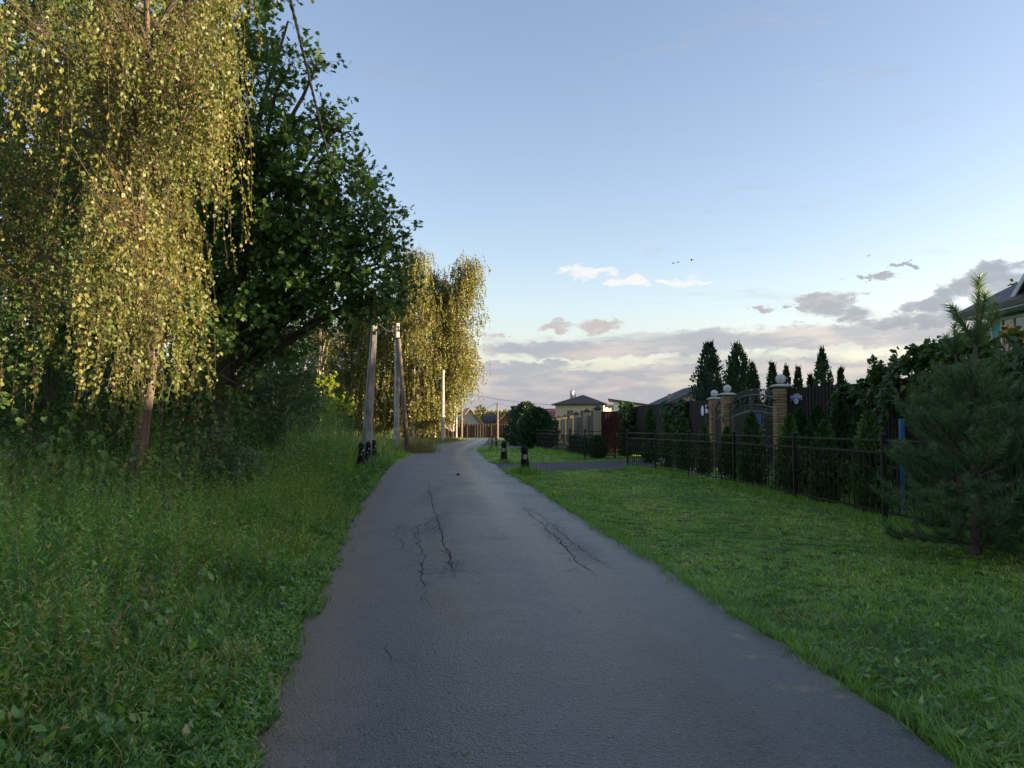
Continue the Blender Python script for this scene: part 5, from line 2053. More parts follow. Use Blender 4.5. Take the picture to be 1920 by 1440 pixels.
px_tree('hazel_shrub', 'dark leafy shrub filling the gap left of the birch trunk', 90, 13.6, 500, ((60, 600, 95, 13.6), (150, 560, 85, 13.4), (120, 700, 100, 13.8), (30, 760, 90, 13.2), (190, 680, 70, 13.9), (30, 480, 90, 14.2)), 61, .06,
        tpl=MAPLE, size=.11, aspect=1.0, mat='dark_leaf', cat='shrub', hole=.3, per=7, dens=150)
px_tree('maple_tree', 'shaded broad-leaved sapling behind the birch trunk', 300, 13.2, 560, ((340, 640, 80, 13.2), (410, 700, 70, 13.6), (370, 770, 80, 13.3), (210, 620, 70, 13.8), (440, 610, 60, 13.8), (180, 800, 60, 13)), 62, .05,
        tpl=MAPLE, size=.10, aspect=1.0, mat='dark_leaf', hole=.3, per=7, dens=150)
px_tree('willow_shrub', 'grey-green willow shrub right of the birch trunk', 470, 18.5, 590, ((450, 700, 70, 18.5), (520, 680, 65, 18.8), (490, 620, 55, 18.6), (440, 780, 75, 18.2), (520, 770, 70, 18.4), (400, 760, 60, 18), (550, 730, 45, 19)), 63, .06,
        tpl=LANCE, size=.11, aspect=.40, mat='willow_leaf', cat='shrub', per=13, dens=240, hole=.27, hf=2.0, twr=.0025)
px_tree('linden_tree', 'shaded tree right of the oak trunk, in front of the sunlit maple', 530, 24, 470, ((500, 560, 80, 24), (560, 600, 65, 24), (570, 680, 55, 24.5), (520, 700, 70, 24), (580, 530, 40, 24), (540, 770, 55, 23.5)), 64, .1,
        size=.10, mat='dark_leaf', per=9, dens=75, hole=.35)
px_tree('willow_shrub', 'low grey-green shrub at the foot of the birch, right side', 390, 13.0, 800, ((400, 850, 55, 13), (350, 870, 45, 12.6), (440, 870, 45, 13.2)), 65, .03, tpl=LANCE, size=.095, aspect=.42, mat='willow_leaf', cat='shrub', per=13, dens=330, hole=.25, twr=.002)
# oak saplings at the birch foot
px_tree('oak_sapling', 'low oak sapling left of the birch foot', 170, 10.2, 850, ((170, 900, 38, 10.2), (120, 880, 34, 10.0), (205, 895, 24, 10.0)), 66, .012, tpl=OAK, size=.13, aspect=.95, mat='oak_leaf', cat='sapling', per=5, dens=260, hole=.3, tint=.25, twr=.003)
px_tree('oak_sapling', 'low oak sapling at the left picture edge', 25, 10.0, 800, ((20, 850, 48, 10.0), (70, 830, 34, 10.2)), 67, .012, tpl=OAK, size=.13, aspect=.95, mat='oak_leaf', cat='sapling', per=5, dens=200, hole=.3, tint=.25, twr=.003)
px_tree('oak_sapling', 'small oak sapling close right of the birch foot', 320, 11.0, 890, ((320, 925, 26, 11.0), (295, 880, 20, 11.2)), 68, .01, tpl=OAK, size=.12, aspect=.95, mat='oak_leaf', cat='sapling', per=5, dens=330, hole=.25, tint=.3, twr=.003)

# trees deeper in the wood, closing the dark background
for k, (px, Y, top, pb, lab) in enumerate((
        (-60, 19, 150, ((-60, 400, 190, 19), (40, 300, 150, 19), (10, 60, 170, 19), (-60, -60, 150, 19.5), (-40, 620, 160, 19), (60, 520, 130, 19.5)), 'dark wood tree at the left picture edge behind the birch'),
        (170, 21, 100, ((150, 380, 150, 21), (160, 120, 140, 21), (250, 20, 120, 21), (230, 520, 130, 21), (130, 620, 120, 21), (240, 300, 130, 21.5)), 'dark wood tree straight behind the birch trunk'),
        (340, 23, 120, ((340, 330, 120, 23), (370, 500, 120, 23), (310, 640, 110, 22.5), (400, 620, 80, 23)), 'dark wood tree between birch and oak'),
        (40, 24, 500, ((40, 720, 110, 24), (-60, 760, 110, 23), (140, 770, 100, 24)), 'low dark thicket tree deep behind the left saplings'),
        (270, 25, 560, ((250, 740, 100, 25), (340, 770, 90, 25), (430, 740, 80, 26)), 'low dark thicket tree behind the willow shrub'),
        (470, 29, 350, ((450, 450, 100, 29), (520, 520, 80, 29), (480, 640, 90, 29), (540, 720, 60, 30)), 'dark wood tree behind the oak, right of it'))):
    px_tree('wood_tree', lab, px, Y, top, pb, 80 + k, .14, tpl=KITE, size=.17, aspect=.85, mat='dark_leaf', per=9, dens=85, hole=.2, twig=.6, group='dark wood behind the birch', shell=.2)

for k, (px, Y, lab) in enumerate(((-40, 16.5, 'low thicket bush at the left picture edge'), (60, 17.5, 'low thicket bush behind the left saplings'), (165, 16.5, 'low thicket bush left of the birch trunk, in the dark'),
                                  (280, 17.5, 'low thicket bush straight behind the birch trunk'), (365, 18.5, 'low thicket bush right of the birch trunk, in the dark'), (455, 23, 'low thicket bush behind the grey-green willow'),
                                  (505, 27, 'low thicket bush left of the bright maple bush'))):
    s_ = 17.0 / Y
    px_tree('thicket_bush', lab, px, Y, 800 - 130 * s_, ((px, 800 - 60 * s_, 75 * s_, Y), (px - 55 * s_, 800 + 25 * s_, 70 * s_, Y), (px + 50 * s_, 800 + 20 * s_, 72 * s_, Y), (px, 800 + 75 * s_, 60 * s_, Y - .4)), 700 + k, .05,
            size=.11, mat='dark_leaf', cat='bush', per=8, dens=150, hole=.22, shell=.2, group='low thicket at the wood edge')

# sunlit maple bush and sparse trees before the far birches
px_tree('maple_bush', 'bright yellow-green maple bush left of the leaning pole', 605, 40, 705, ((603, 738, 32, 40), (585, 765, 26, 40), (635, 768, 22, 40.3), (610, 780, 24, 40), (648, 755, 11, 40.5), (617, 715, 14, 40)), 90, .05,
        tpl=MAPLE, size=.16, aspect=1.0, mat='maple_leaf', cat='bush', per=8, dens=110, hole=.3, twig=.4, tint=.05)
px_tree('dark_bush', 'dark green bush at the foot of the bright maple bush', 640, 38, 770, ((640, 795, 20, 38), (622, 800, 16, 38)), 91, .03, size=.10, mat='dark_leaf', cat='bush', per=8, dens=120)
px_tree('sparse_tree', 'sparse grey-leaved young tree before the far birches', 600, 52, 575, ((600, 610, 34, 52), (590, 660, 36, 52), (618, 640, 28, 52), (585, 700, 34, 52), (620, 590, 16, 52)), 92, .08,
        size=.14, aspect=.5, mat='wood_leaf', bark='birch_bark', per=8, dens=48, hole=.36, twig=.7, tint=.2)
px_tree('wood_tree', 'rust-tinged shrubby tree left of the sparse young tree', 560, 46, 690, ((560, 740, 40, 46), (585, 770, 34, 46), (540, 780, 40, 46), (600, 720, 20, 46)), 93, .07, size=.15, mat='wood_leaf', per=8, dens=36, hole=.3, twig=.5, group='sunlit wood edge')

# ---- far sunlit birches
gB = 'sunlit birches along the far verge'
FB_ = ((655, 91, 560, (640, 700), 44, 'shaded birch at the left end of the far row'), (700, 88, 540, (670, 735), 40, 'birch just right of the leaning pole'),
       (775, 87, 470, (735, 812), 44, 'tallest birch of the far row, behind the braced pole'), (815, 92, 512, (775, 875), 46, 'broad birch of the far row, behind the thin pole'),
       (848, 90, 486, (822, 912), 44, 'rightmost birch of the far row, leaning over the road'), (740, 95, 560, (700, 790), 40, 'birch in the second rank behind the braced pole'),
       (600, 94, 585, (570, 635), 34, 'birch at the wood edge behind the sparse young tree'))
for k, (px, Y, top, (xa, xb), nst, lab) in enumerate(FB_):
    r = np.random.default_rng(300 + k)
    b_ = at(px, 800, Y)
    H = at(px, top, Y).z
    lean_ = 2.1 if k == 4 else r.uniform(-.4, .4)
    tp = [(b_.x, Y, 0), (b_.x + lean_ * .2, Y, H * .3), (b_.x + lean_ * .6, Y, H * .62), (b_.x + lean_, Y, H * .97)]
    xa_, xb_ = at(xa, 700, Y).x, at(xb, 700, Y).x
    an = []
    for j in range(62):
        f_ = .12 + .88 * (j + r.uniform(0, 1)) / 62
        wdt = np.interp(f_, [.12, .3, .55, .75, .9, 1.0], [.8, 1.0, .95, .6, .25, .06])
        cx = tp[1][0] + (tp[3][0] - tp[1][0]) * f_
        x = (xa_ + xb_) / 2 * (1 - .6 * f_) + cx * .6 * f_ + r.uniform(-1, 1) * (xb_ - xa_) / 2 * wdt
        py_ = 800 - (H * f_ - HC) / Y * FPX
        lim_ = float(np.interp(py_, [480, 540, 600, 650, 690, 735, 790], [884, 880, 892, 900, 894, 858, 828]))
        if 960 + x / Y * FPX > lim_:
            x = (lim_ - r.uniform(0, 1) ** .6 * 75 - 960) / FPX * Y
        an.append((x, Y + r.uniform(-1, 1) * 2.0 * wdt, H * f_ * .98))
    birch('birch_tree', lab, tp, .15, an, 310 + k, nst, 1.9, .25, .22, 'birch_far', 'birch_bark', (.85, .75), group=gB, twr=.008, hole=.22, tstep=9, tfrac=4, tint=(-.2 if k == 0 else .0))
# understory of the far row
for k, (px, Y, pb, mt, lab) in enumerate((
        (720, 86, ((690, 770, 26, 86), (720, 750, 24, 86), (735, 780, 22, 86), (700, 725, 22, 87)), 'wood_leaf', 'rust-green understory behind the leaning pole'),
        (800, 88, ((790, 770, 26, 88), (812, 745, 26, 88), (832, 775, 18, 88), (775, 735, 22, 89), (845, 750, 18, 89)), 'wood_leaf', 'rust-green understory between braced and thin poles'),
        (846, 91, ((852, 735, 22, 91), (838, 765, 18, 91), (862, 700, 24, 91), (884, 688, 16, 91), (832, 790, 12, 90)), 'maple_leaf', 'yellow-green leafy tree at the right end of the far birch row'),
        (650, 92, ((650, 740, 34, 92), (670, 700, 34, 93), (640, 690, 30, 93), (660, 780, 26, 92)), 'dark_leaf', 'dark understory tree left of the leaning pole'))):
    px_tree('understory_tree', lab, px, Y, 700, pb, 330 + k, .08, size=.28, mat=mt, per=8, dens=13, hole=.3, twig=.6, group='understory of the far birches', tint=-.1)

# ---- trees of the far end
for k, (px, Y, top, wpx, mt, lab) in enumerate(((908, 150, 766, 30, 'wood_leaf', 'round sunlit tree between the far gabled house and the timber house'), (978, 160, 772, 26, 'wood_leaf', 'sunlit tree right of the far timber house'),
                                                (893, 175, 772, 20, 'wood_leaf', 'sunlit tree behind the far gabled house'), (948, 190, 772, 22, 'wood_leaf', 'tree behind the far timber house'),
                                                (1020, 150, 776, 20, 'dark_leaf', 'small tree left of the maroon-roofed house'))):
    px_tree('far_tree', lab, px, Y, top, ((px, 785, wpx * .42, Y), (px - wpx * .3, 793, wpx * .33, Y), (px + wpx * .3, 792, wpx * .33, Y), (px, 775, wpx * .25, Y)), 350 + k, .12, size=.4, mat=mt, per=7, dens=16, hole=.2, twig=.7, group='trees beyond the street end')

# far wood on the skyline: one mass
r = np.random.default_rng(8)
L = Leaves()
for Yd, hh_, x0, x1, n in ((330, 8.6, -160, 60, 9000), (380, 9.8, -220, 220, 9000), (420, 9, 40, 420, 5000)):
    X = r.uniform(x0, x1, n)
    hgt = hh_ * (.80 + .2 * (.5 + .5 * np.sin(X * .35)) * (.5 + .5 * np.sin(X * .91 + 1)) + .08 * np.sin(X * 1.7))
    Z = r.uniform(0, 1, n) ** .7 * hgt
    P = np.stack([X, Yd + r.uniform(-8, 8, n), Z], 1)
    L.add(P, r.normal(size=(n, 3)) + np.array([0, 0, .5]), r.normal(size=(n, 3)) + np.array([0, -.8, .3]), r.uniform(1.2, 2.6, n), r.uniform(1.0, 2.0, n), np.clip(r.normal(.5, .22, n), 0, 1))
kind(L.build('far_wood', 'forest'), 'stuff')

# ---- unseen trees added right of the view to shade the oak and the lane
for k, (x, y, H, rw) in enumerate(((29, 13.4, 13.8, 3.0), (30, 24.3, 13.5, 3.8), (25.5, 28.5, 10, 3.2), (31, 44.0, 9.5, 3.4))):
    r = np.random.default_rng(400 + k)
    bl = []
    for j in range(9):
        f_ = j / 8
        a = j * 2.4
        q = rw * .5 * sin(pi * min(1, f_ * .8 + .2))
        bl.append(((x + cos(a) * q, y + sin(a) * q, H * (.25 + .68 * f_)), (rw * .55, rw * .55, rw * .5), 230))
    lab = ('tall shade tree added behind the turquoise house, nearer one', 'tall shade tree added behind the turquoise house, farther one', 'shade tree added beyond the turquoise house',
           'shade tree added behind the grey two-storey house', 'shade tree added behind the grey garage')[k]
    broadleaf('shade_tree', lab, [(x, y, 0), (x + .1, y, H * .4), (x, y, H * .9)], .2, bl, 410 + k, 'dark_leaf', size=.34, twig=.7, per=6, hole=.12, shell=.1)


# ================================================================== GRASS AND WEEDS
def scatter(r, n, y0, y1, xf0, xf1, p=1.0):
    """points between two side lines, denser near the camera"""
    f_ = r.uniform(0, 1, n)
    if abs(p - 1) < 1e-6:
        Y = y0 * (y1 / y0) ** f_
    else:
        Y = (y0 ** (1 - p) + f_ * (y1 ** (1 - p) - y0 ** (1 - p))) ** (1 / (1 - p))
    a, b_ = xf0(Y), xf1(Y)
    X = a + (b_ - a) * r.uniform(0, 1, n)
    return X, Y


def blades(L, r, X, Y, h, wd_, tn, tilt=.35):
    n = len(X)
    P = np.stack([X, Y, np.zeros(n)], 1)
    a = r.uniform(0, 2 * pi, n)
    o = np.stack([np.cos(a), np.sin(a), np.zeros(n)], 1)
    D = np.array([0, 0, 1.0]) + o * r.uniform(0, tilt * 1.3, (n, 1))
    k = Y < 10
    L.blades(P[k], D[k], (o + np.array([0, 0, -.3]))[k], h[k], wd_[k], tn[k])
    k = ~k
    L.add(P[k], D[k] + o[k] * .2, o[k] + np.array([0, 0, .6]), h[k], wd_[k] * 1.3, tn[k], NEEDLE)


def tufts(L, r, Xt, Yt, hT, wT, tT, m, spread, tilt):
    """tussocks: blades of one tuft share height, tint and lean"""
    n = len(Xt) * m
    rp = lambda a_: np.repeat(a_, m)
    a = rp(r.uniform(0, 2 * pi, len(Xt))) + r.normal(0, 1.1, n)
    rad_ = np.abs(r.normal(0, 1, n)) * rp(spread)
    X = rp(Xt) + np.cos(a) * rad_
    Y = rp(Yt) + np.sin(a) * rad_
    P = np.stack([X, Y, np.zeros(n)], 1)
    o = np.stack([np.cos(a), np.sin(a), np.zeros(n)], 1)
    D = np.array([0, 0, 1.0]) + o * r.uniform(.05, tilt, (n, 1))
    h = rp(hT) * r.uniform(.55, 1.2, n)
    w_ = rp(wT) * r.uniform(.7, 1.3, n)
    tn = np.clip(rp(tT) + r.normal(0, .13, n), 0, 1)
    k = Y < 11
    L.blades(P[k], D[k], (o + np.array([0, 0, -.35]))[k], h[k], w_[k], tn[k])
    k = ~k
    L.add(P[k], D[k] + o[k] * .25, o[k] + np.array([0, 0, .6]), h[k], w_[k] * 1.3, tn[k], NEEDLE)


BOL = [(at(678, 800, 29.6).x, 29.6, .12), (at(691, 800, 31.8).x, 31.8, .35), (at(701, 800, 35.5).x, 35.5, .35)]


def clearing(X, Y):
    """trodden grass on the road side of the three left bollards"""
    f_ = np.ones(len(X))
    for bx, by, k_ in BOL:
        c_ = (np.abs(X - bx * Y / by) < .5) & (Y > by - 13) & (Y < by + .4)
        f_ = np.where(c_, np.minimum(f_, k_), f_)
    return f_


def flat_noise(X, Y, seed, f_):
    return lump(np.stack([X, Y, np.zeros(len(X))], 1), seed, f_)


# ---- lawn on the right
r = np.random.default_rng(500)
L = Leaves()


def lim_r(Y):
    return np.minimum(8.35, 960 / FPX * Y * 1.12 + 1.2)


X, Y = scatter(r, 85000, 2.6, 58, edge_r, lim_r, 1.25)
k = ~on_hard(X, Y) & (X > edge_r(Y) - .01)
X, Y = X[k], Y[k]
n = len(X)
ed = X - edge_r(Y)
ln_ = flat_noise(X, Y, 4, .9)
rough_ = np.clip((7.5 - Y) / 3.5, 0, 1) * np.clip(ed / .5, .3, 1)          # unmown corner near the camera
mow = np.interp(Y, [5, 9], [1.0, .62])
# mower leaves lower, sparser turf further out
h = (.040 + .03 * r.uniform(0, 1, n)) * mow + .05 * np.exp(-ed / .18) + rough_ * (.05 + .07 * ln_) + .05 * np.clip(ln_ - .6, 0, 1)
h *= r.uniform(.6, 1.25, n)
wd_ = np.maximum(.005, .0009 * Y) * r.uniform(.7, 1.3, n)
h = np.maximum(h, .0018 * Y)
tn = np.clip(r.normal(.48, .20, n) + .8 * (ln_ - .5) + .55 * (flat_noise(X, Y, 9, .3) - .5) + .5 * (flat_noise(X, Y, 12, 2.6) - .5) + .6 * (flat_noise(X, Y, 13, 9.0) - .5), 0, .97)
bare = np.exp(-((X - 2.75) ** 2 / .25 + (Y - 17.6) ** 2 / .5)) + np.exp(-((X - 6.0) ** 2 / .5 + (Y - 8.6) ** 2 / .25)) + .8 * np.exp(-((X - 3.1) ** 2 / .1 + (Y - 9.2) ** 2 / .1)) + np.clip((flat_noise(X, Y, 19, 1.3) - .74) * 5, 0, .6)
dry = r.uniform(0, 1, n) < .03 + .6 * bare
tn[dry] = 1.0
blades(L, r, X, Y, h, wd_, tn, 1.7)
# tussocks over the whole lawn
Xt, Yt = scatter(r, 9000, 2.6, 34, edge_r, lim_r, 1.25)
k = ~on_hard(Xt, Yt)
Xt, Yt = Xt[k], Yt[k]
ln2 = flat_noise(Xt, Yt, 4, .9)
hT = (.045 + .05 * np.clip(flat_noise(Xt, Yt, 44, 2.2), 0, 1) + .07 * np.clip((7.5 - Yt) / 3.5, 0, 1) * ln2 * 1.4) * r.uniform(.7, 1.3, len(Xt)) * np.interp(Yt, [6, 12], [1.0, .7])
tT = np.clip(.42 + .9 * (ln2 - .5) + r.normal(0, .2, len(Xt)), 0, .95)
tufts(L, r, Xt, Yt, hT, np.maximum(.006, .0010 * Yt), tT, 8, np.maximum(.018, .003 * Yt), 1.3)
# tufts along the road edge and round posts
nt = 800
Yt = 2.7 * (28 / 2.7) ** r.uniform(0, 1, nt)
Xt = edge_r(Yt) + r.normal(.05, .07, nt)
m = 10
X = np.repeat(Xt, m) + r.normal(0, .022, nt * m)
Y = np.repeat(Yt, m) + r.normal(0, .022, nt * m)
n = len(X)
blades(L, r, X, Y, r.uniform(.06, .16, n) * np.repeat(r.uniform(.6, 1.2, nt), m), np.maximum(.004, .0006 * Y), np.clip(r.normal(.36, .2, n), 0, 1), .8)
# long grass left by the mower at bollards, posts and fence line
def clump_at(cx, cy, rad_, n, h0, h1, L=L):
    X = cx + r.normal(0, rad_, n)
    Y = cy + r.normal(0, rad_, n)
    blades(L, r, X, Y, r.uniform(h0, h1, n), np.maximum(.006, .0006 * Y), np.clip(r.normal(.42, .2, n), 0, 1), .5)


clump_at(bp.x, bp.y - .12, .24, 500, .15, .42)
clump_at(bp.x - .3, bp.y, .2, 250, .15, .38)
q = gr(945, 868.5)
clump_at(q.x, q.y - .1, .22, 350, .1, .3)
q = gr(919, 845)
clump_at(q.x, q.y - .3, .5, 350, .15, .45)
fa = np.array(FA)
for s_ in np.linspace(0, 1, 130):
    y = 9 + s_ * 19
    clump_at(float(np.interp(y, fa[:, 1], fa[:, 0])) - .05, y, .12, 42, .06, .2 + .12 * (y > 17))
fb = np.array(FB[:5])[::-1]
for s_ in np.linspace(0, 1, 40):
    y = 36 + s_ * 13.5
    clump_at(float(np.interp(y, fb[:, 1], fb[:, 0])) - .1, y, .18, 45, .12, .4)
kind(L.build('lawn_grass', 'grass'), 'stuff')

# broad-leaved weeds in the lawn
r = np.random.default_rng(510)
L = Leaves()
X, Y = scatter(r, 1100, 2.7, 14, lambda y: edge_r(y) + .05, lim_r, 1.4)
k = ~on_hard(X, Y)
X, Y = X[k], Y[k]
for j in range(7):
    n = len(X)
    a = r.uniform(0, 2 * pi, n)
    D = np.stack([np.cos(a), np.sin(a), r.uniform(.15, 1.0, n)], 1)
    s_ = r.uniform(.035, .085, n) * np.interp(Y, [2.5, 6, 9], [1.2, .9, .5])
    P = np.stack([X, Y, np.full(n, .01) + r.uniform(0, .06, n) * (Y < 7)], 1)
    L.add(P, D, np.array([0, 0, 1.0]) + r.normal(0, .3, (n, 3)), s_, s_ * .4, np.clip(r.normal(.5, .2, n), 0, 1), LANCE)
kind(L.build('lawn_weeds', 'weed'), 'stuff')

# ---- left verge
r = np.random.default_rng(520)


def lim_l(Y):
    return np.maximum(-960 / FPX * Y * 1.1 - 1.0, -12.0 - Y * .08)


L = Leaves()
X, Y = scatter(r, 40000, 2.4, 62, lambda y: np.maximum(edge_l(y) - np.interp(y, [2, 8, 20, 60], [1.6, 2.4, 4, 6]), lim_l(y)), edge_l, 1.25)
ed = edge_l(Y) - X
n = len(X)
ln_ = flat_noise(X, Y, 14, .8)


def verge_gh(ed, Y):
    return .06 + .36 * np.clip(ed / np.interp(Y, [2, 8, 20], [1.4, 1.6, 1.4]), 0, 1) * np.interp(Y, [2.5, 8, 16, 30], [.6, .9, 1.5, 1.9])


h = verge_gh(ed, Y) * r.uniform(.4, .9, n) * clearing(X, Y)
tn = np.clip(r.normal(.3, .2, n) + .6 * (ln_ - .5) + np.clip((Y - 26) / 60, 0, .25), 0, .98)
tn[r.uniform(0, 1, n) < .03] = 1
blades(L, r, X, Y, h, np.maximum(.006, .0010 * Y) * r.uniform(.7, 1.3, n), tn, .8)
Xt, Yt = scatter(r, 8500, 2.4, 50, lambda y: np.maximum(edge_l(y) - np.interp(y, [2, 8, 20, 60], [1.9, 2.8, 4.5, 6]), lim_l(y)), lambda y: edge_l(y) + .03, 1.2)
ed = edge_l(Yt) - Xt
hT = verge_gh(ed, Yt) * (.55 + 1.0 * np.clip(flat_noise(Xt, Yt, 15, 2.2), 0, 1)) * r.uniform(.7, 1.25, len(Xt)) * clearing(Xt, Yt)
tT = np.clip(.46 + .8 * (flat_noise(Xt, Yt, 14, .8) - .5) + r.normal(0, .2, len(Xt)), 0, .95)
tufts(L, r, Xt, Yt, hT, np.maximum(.008, .0011 * Yt), tT, 9, np.maximum(.025, .0035 * Yt), .75)
# long seed stalks and bent blades standing above the weeds
X, Y = scatter(r, 9000, 2.4, 30, lim_l, lambda y: edge_l(y) - .25, 1.3)
n = len(X)
h = np.interp(edge_l(Y) - X, [0, 1, 4], [.15, .42, .75]) * r.uniform(.6, 1.3, n) * np.interp(Y, [2, 10, 25], [.9, 1.1, 1.7]) * clearing(X, Y)
blades(L, r, X, Y, h, np.maximum(.0055, .0006 * Y) * r.uniform(.7, 1.4, n), np.clip(r.normal(.6, .25, n), 0, 1), .7)
kind(L.build('verge_grass', 'grass'), 'stuff')

# tall hay-coloured grasses along the far verge
L = Leaves()
X, Y = scatter(r, 17000, 22, 95, lambda y: edge_l(y) - np.interp(y, [20, 40, 95], [4.5, 4.5, 6]), lambda y: edge_l(y) - np.interp(y, [20, 40, 95], [1.5, .7, .7]), 1.1)
n = len(X)
h = r.uniform(.6, 1.25, n) * np.interp(edge_l(Y) - X, [0, 2.5], [.6, 1.0]) * np.interp(Y, [50, 62, 95], [1, .5, .4]) * clearing(X, Y)
blades(L, r, X, Y, h, .00075 * Y, np.clip(r.normal(.25, .25, n), 0, 1), .35)
q = at(785, 820, 46)
X, Y = q.x + r.normal(0, .45, 900), 46 + r.normal(0, .8, 900)
blades(L, r, X, Y, r.uniform(.5, 1.15, 900), np.full(900, .03), np.clip(r.normal(.6, .2, 900), 0, 1), .45)
# dry stalks with drooping seed heads scattered through the near verge
X, Y = scatter(r, 800, 3.0, 24, lim_l, lambda y: edge_l(y) - .6, 1.1)
n = len(X)
h = np.interp(edge_l(Y) - X, [.6, 3], [.45, 1.0]) * r.uniform(.7, 1.25, n) * clearing(X, Y)
P = np.stack([X, Y, np.zeros(n)], 1)
D = np.stack([r.normal(0, .2, n), r.normal(0, .2, n), np.ones(n)], 1)
D = unit(D)
L.add(P, D, r.normal(size=(n, 3)), h, .005 + .0003 * Y, np.clip(r.normal(.75, .2, n), 0, 1), NEEDLE)
for j in range(6):
    Q = P + D * (h * (.80 + .03 * j))[:, None]
    L.add(Q, D * .8 + r.normal(0, .5, (n, 3)), r.normal(size=(n, 3)), .035 + .001 * Y, .008 + .0004 * Y, np.clip(r.normal(.8, .2, n), 0, 1), KITE)
kind(L.build('hay_grass', 'hay'), 'stuff')


# leafy weeds: stems with lance leaves, taller away from the road
def weeds(r, X, Y, h, nl, ls, asp, tn0, tpl=LANCE, L=None, tw=None, jit=.03):
    n = len(X)
    P0 = np.stack([X, Y, np.zeros(n)], 1)
    ln_ = r.normal(0, .16, (n, 2))
    top = P0 + np.stack([ln_[:, 0] * h, ln_[:, 1] * h, h], 1)
    tw.add(P0, top - P0, r.normal(size=(n, 3)), np.linalg.norm(top - P0, axis=1), .006 + .0004 * Y, .35, NEEDLE)
    for j in range(nl):
        f_ = np.clip((j + r.uniform(0, 1, n)) / nl, 0, 1) * .88 + .12
        P = P0 + (top - P0) * f_[:, None]
        a = j * 2.4 + r.uniform(0, 1.5, n)
        D = np.stack([np.cos(a), np.sin(a), r.uniform(.0, 1.5, n)], 1)
        N = np.array([0, 0, 1.0]) + r.normal(0, .4, (n, 3))
        s_ = ls * r.uniform(.6, 1.2, n) * np.interp(f_, [0, .5, 1], [1.1, 1.0, .65])
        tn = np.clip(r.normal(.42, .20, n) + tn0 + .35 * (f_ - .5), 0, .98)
        tn[r.uniform(0, 1, n) < .012] = 1.0
        L.add(P, D, N, s_, s_ * asp, tn, tpl)


L, tw = Leaves(), Leaves()


def inner(y, lo_, hi_):
    return lambda Y: np.maximum(edge_l(Y) - hi_, lim_l(Y)), lambda Y: edge_l(Y) - lo_


def verge_h(X, Y):
    ed = edge_l(Y) - X
    return np.interp(ed, [0, .3, 1.0, 2.2, 5], [.09, .22, .58, .90, 1.0]) * np.interp(Y, [2.5, 6, 10, 16, 26, 60], [.85, .95, 1.1, 1.8, 2.8, 2.2])


for (n, y0, y1, nl, ls, p) in ((6200, 2.3, 7, 12, .062, 1.2), (6200, 7, 15, 12, .076, 1.2), (7000, 15, 34, 12, .115, 1.2)):
    m = 7
    Xc, Yc = scatter(r, n // m, y0, y1, lambda Y: lim_l(Y), lambda Y: edge_l(Y) - .10, p)
    sp_ = np.maximum(.05, .011 * Yc)
    hc = verge_h(Xc, Yc) * r.uniform(.55, 1.3, len(Xc)) * (.42 + 1.15 * np.clip(flat_noise(Xc, Yc, 29, 1.5), 0, 1) ** 1.4)
    tc_ = .8 * (flat_noise(Xc, Yc, 31, .45) - .5) + r.normal(0, .16, len(Xc))
    X = np.repeat(Xc, m) + r.normal(0, 1, len(Xc) * m) * np.repeat(sp_, m)
    Y = np.repeat(Yc, m) + r.normal(0, 1, len(Xc) * m) * np.repeat(sp_, m)
    X = np.minimum(X, edge_l(Y) + .02)
    n = len(X)
    h = np.repeat(hc, m) * r.uniform(.6, 1.15, n)
    tc_ = np.repeat(tc_, m)
    h *= clearing(X, Y)
    k = (X > np.interp(Y, [0, 9, 14, 18, 34], [-20, -20, -9, -11, -15])) | (r.uniform(0, 1, n) < .35)
    X, Y, h, tc_ = X[k], Y[k], h[k], tc_[k]
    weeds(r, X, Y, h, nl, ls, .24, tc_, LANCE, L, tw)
# taller leafy stems standing out of the mass
X, Y = scatter(r, 1000, 3.2, 20, lambda Y: lim_l(Y), lambda Y: edge_l(Y) - .9, 1.2)
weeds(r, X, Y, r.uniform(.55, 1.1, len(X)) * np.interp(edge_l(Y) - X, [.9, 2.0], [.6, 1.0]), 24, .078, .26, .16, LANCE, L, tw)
# broad-leaved low plants in front (nettle, burdock-like)
X, Y = scatter(r, 700, 2.2, 9, lambda Y: lim_l(Y), lambda Y: edge_l(Y) - .15, 1.3)
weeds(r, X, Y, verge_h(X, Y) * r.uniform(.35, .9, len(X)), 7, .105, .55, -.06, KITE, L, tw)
X, Y = scatter(r, 900, 2.3, 12, lambda Y: edge_l(Y) - .5, lambda Y: edge_l(Y) + .03, 1.3)
weeds(r, X, Y, r.uniform(.04, .12, len(X)), 6, .05, .6, .05, KITE, L, tw)
nt = 260
Yt = 2.6 * (26 / 2.6) ** r.uniform(0, 1, nt)
Xt = edge_l(Yt) + r.normal(-.02, .05, nt)
X = np.repeat(Xt, 7) + r.normal(0, .05, nt * 7)
Y = np.repeat(Yt, 7) + r.normal(0, .07, nt * 7)
weeds(r, X, Y, r.uniform(.05, .17, len(X)), 7, .055, .34, .05, LANCE, L, tw)
kind(L.build('verge_weeds', 'weed'), 'stuff')
kind(tw.build('verge_stems', 'weed'), 'stuff')

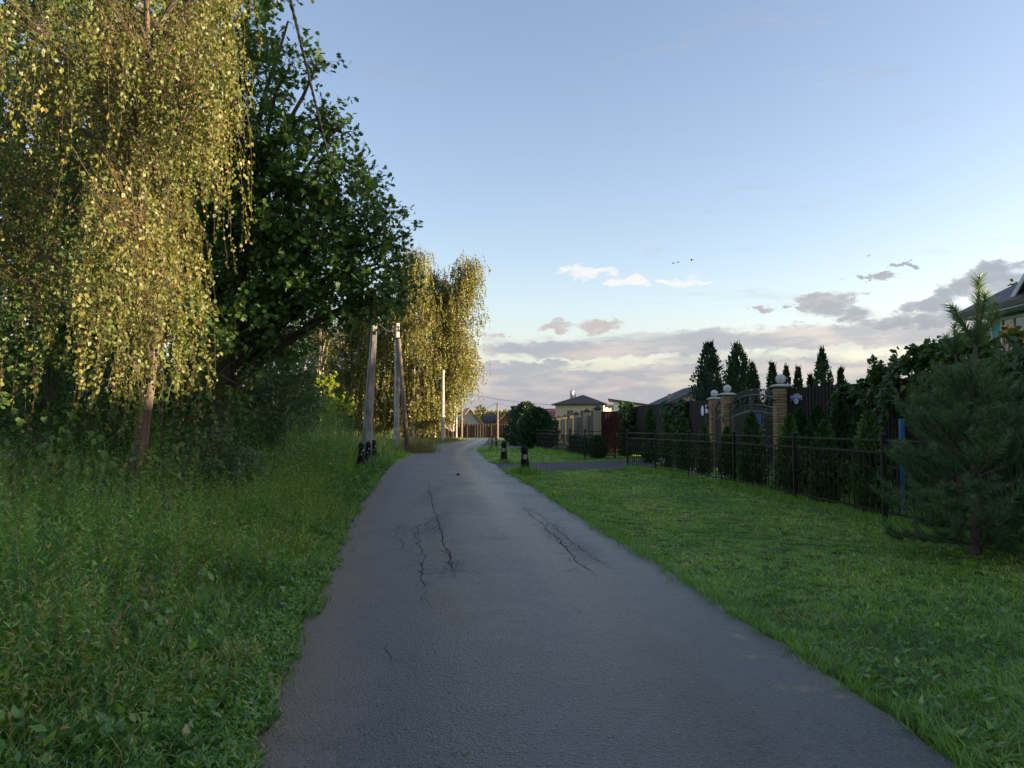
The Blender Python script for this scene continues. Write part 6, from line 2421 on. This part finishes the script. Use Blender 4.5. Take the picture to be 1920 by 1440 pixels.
# single plants one can tell apart on the left verge
q = gr(500, 1205)
t = thing('dock_plant', 'single broad ribbed leaf plant lolling onto the left road edge', 'plant', (q.x - .06, q.y, 0))
L = Leaves()
n = 9
a = np.array([.05, -.5, .7, 1.6, 2.3, 3.0, -1.1, -2.0, 2.7])
D = np.stack([np.cos(a), np.sin(a), np.array([.12, .5, .7, .8, .6, .4, .6, .7, .8])], 1)
LEAF = [(0, .03, 0), (.15, .3, .02), (.4, .5, .05), (.7, .46, .04), (.92, .22, 0), (1, 0, -.03), (.92, -.22, 0), (.7, -.46, .04), (.4, -.5, .05), (.15, -.3, .02), (0, -.03, 0)]
L.add(np.tile([0, 0, .03], (n, 1)), D, np.tile([0, 0, 1.0], (n, 1)), np.array([.22, .12, .14, .13, .12, .13, .1, .12, .11]), np.array([.075, .05, .055, .05, .05, .05, .04, .05, .045]), np.full(n, .6), LEAF)
L.build('leaves', 'weed', t)
for k, (px, py, Y, lab) in enumerate(((113, 1357, 3.7, 'blue chicory flower, upper one at the bottom left'), (66, 1403, 3.5, 'blue chicory flower, lower one at the bottom left corner'),
                                      (529, 1133, 6.1, 'small blue chicory flower near the left road edge'))):
    q = at(px, py, Y)
    t = thing('chicory', lab, 'flower', (q.x, Y, 0), group='chicory flowers')
    MB().tube([(.03, 0, 0), (.01, .01, q.z * .5), (0, 0, q.z)], [.003, .0025, .002], 5).build('stem', 'weed_stem' if 'weed_stem' in M else 'twig', t)
    L = Leaves()
    a = np.linspace(0, 2 * pi, 15)[:-1]
    D = np.stack([np.cos(a), np.sin(a) - .35, np.full(14, .35)], 1)
    L.add(np.tile([0, 0, q.z], (14, 1)), D, np.tile([0, -.6, 1.0], (14, 1)), .02, .009, .5, KITE)
    L.build('petals', 'flower_blue', t)
# white flowers at the fence foot
L = Leaves()
r = np.random.default_rng(540)
for k, (px, py, Y, lab) in enumerate(((1303, 886, 22.3, 'pale flowering weed at the fence foot, leftmost'), (1330, 893, 21.3, 'pale flowering weed at the fence foot, before the wicket'),
                                      (1357, 897, 20.4, 'pale flowering weed at the fence foot, rightmost'), (1240, 868, 25.0, 'pale flowering weed at the far end of the low fence'))):
    q = at(px, py, Y)
    t = thing('flowering_weed', lab, 'plant', (q.x, Y, 0), group='pale flowering weeds at the fence')
    L = Leaves()
    n = 14
    B_ = np.stack([r.normal(0, .16, n), r.normal(0, .12, n), q.z + r.normal(0, .07, n)], 1)
    A_ = B_ * np.array([.3, .3, 0])
    L.twigs(A_, B_, .004, .002, .4)
    L.build('stems', 'weed', t)
    F_ = Leaves()
    for j in range(3):
        F_.add(B_, r.normal(size=(n, 3)), r.normal(size=(n, 3)) + np.array([0, -.4, 1]), .03, .03, .5, KITE)
    F_.build('blossoms', 'flower_white', t)

# fallen leaves
r = np.random.default_rng(600)
lm = MB().poly([(0, 0, 0), (.02, .012, .004), (.045, .0, .002), (.02, -.012, .005)]).mesh('fallen_leaf')
lm.materials.append(M['hay_leaf'])
for k in range(16):
    Y = float(3.6 * (16 / 3.6) ** r.uniform())
    u = float(np.clip(r.beta(.8, 1.6), .03, .97))
    x = float(edge_l(Y) * (1 - u) + edge_r(Y) * u)
    o = bpy.data.objects.new('fallen_leaf', lm)
    COL.objects.link(o)
    o.location = (x, Y, road_z(x, Y) + .002)
    o.rotation_euler = (0, 0, r.uniform(0, 6.28))
    tag(o, 'tiny yellowed leaf lying on the asphalt', 'leaf', 'fallen leaves on the road')
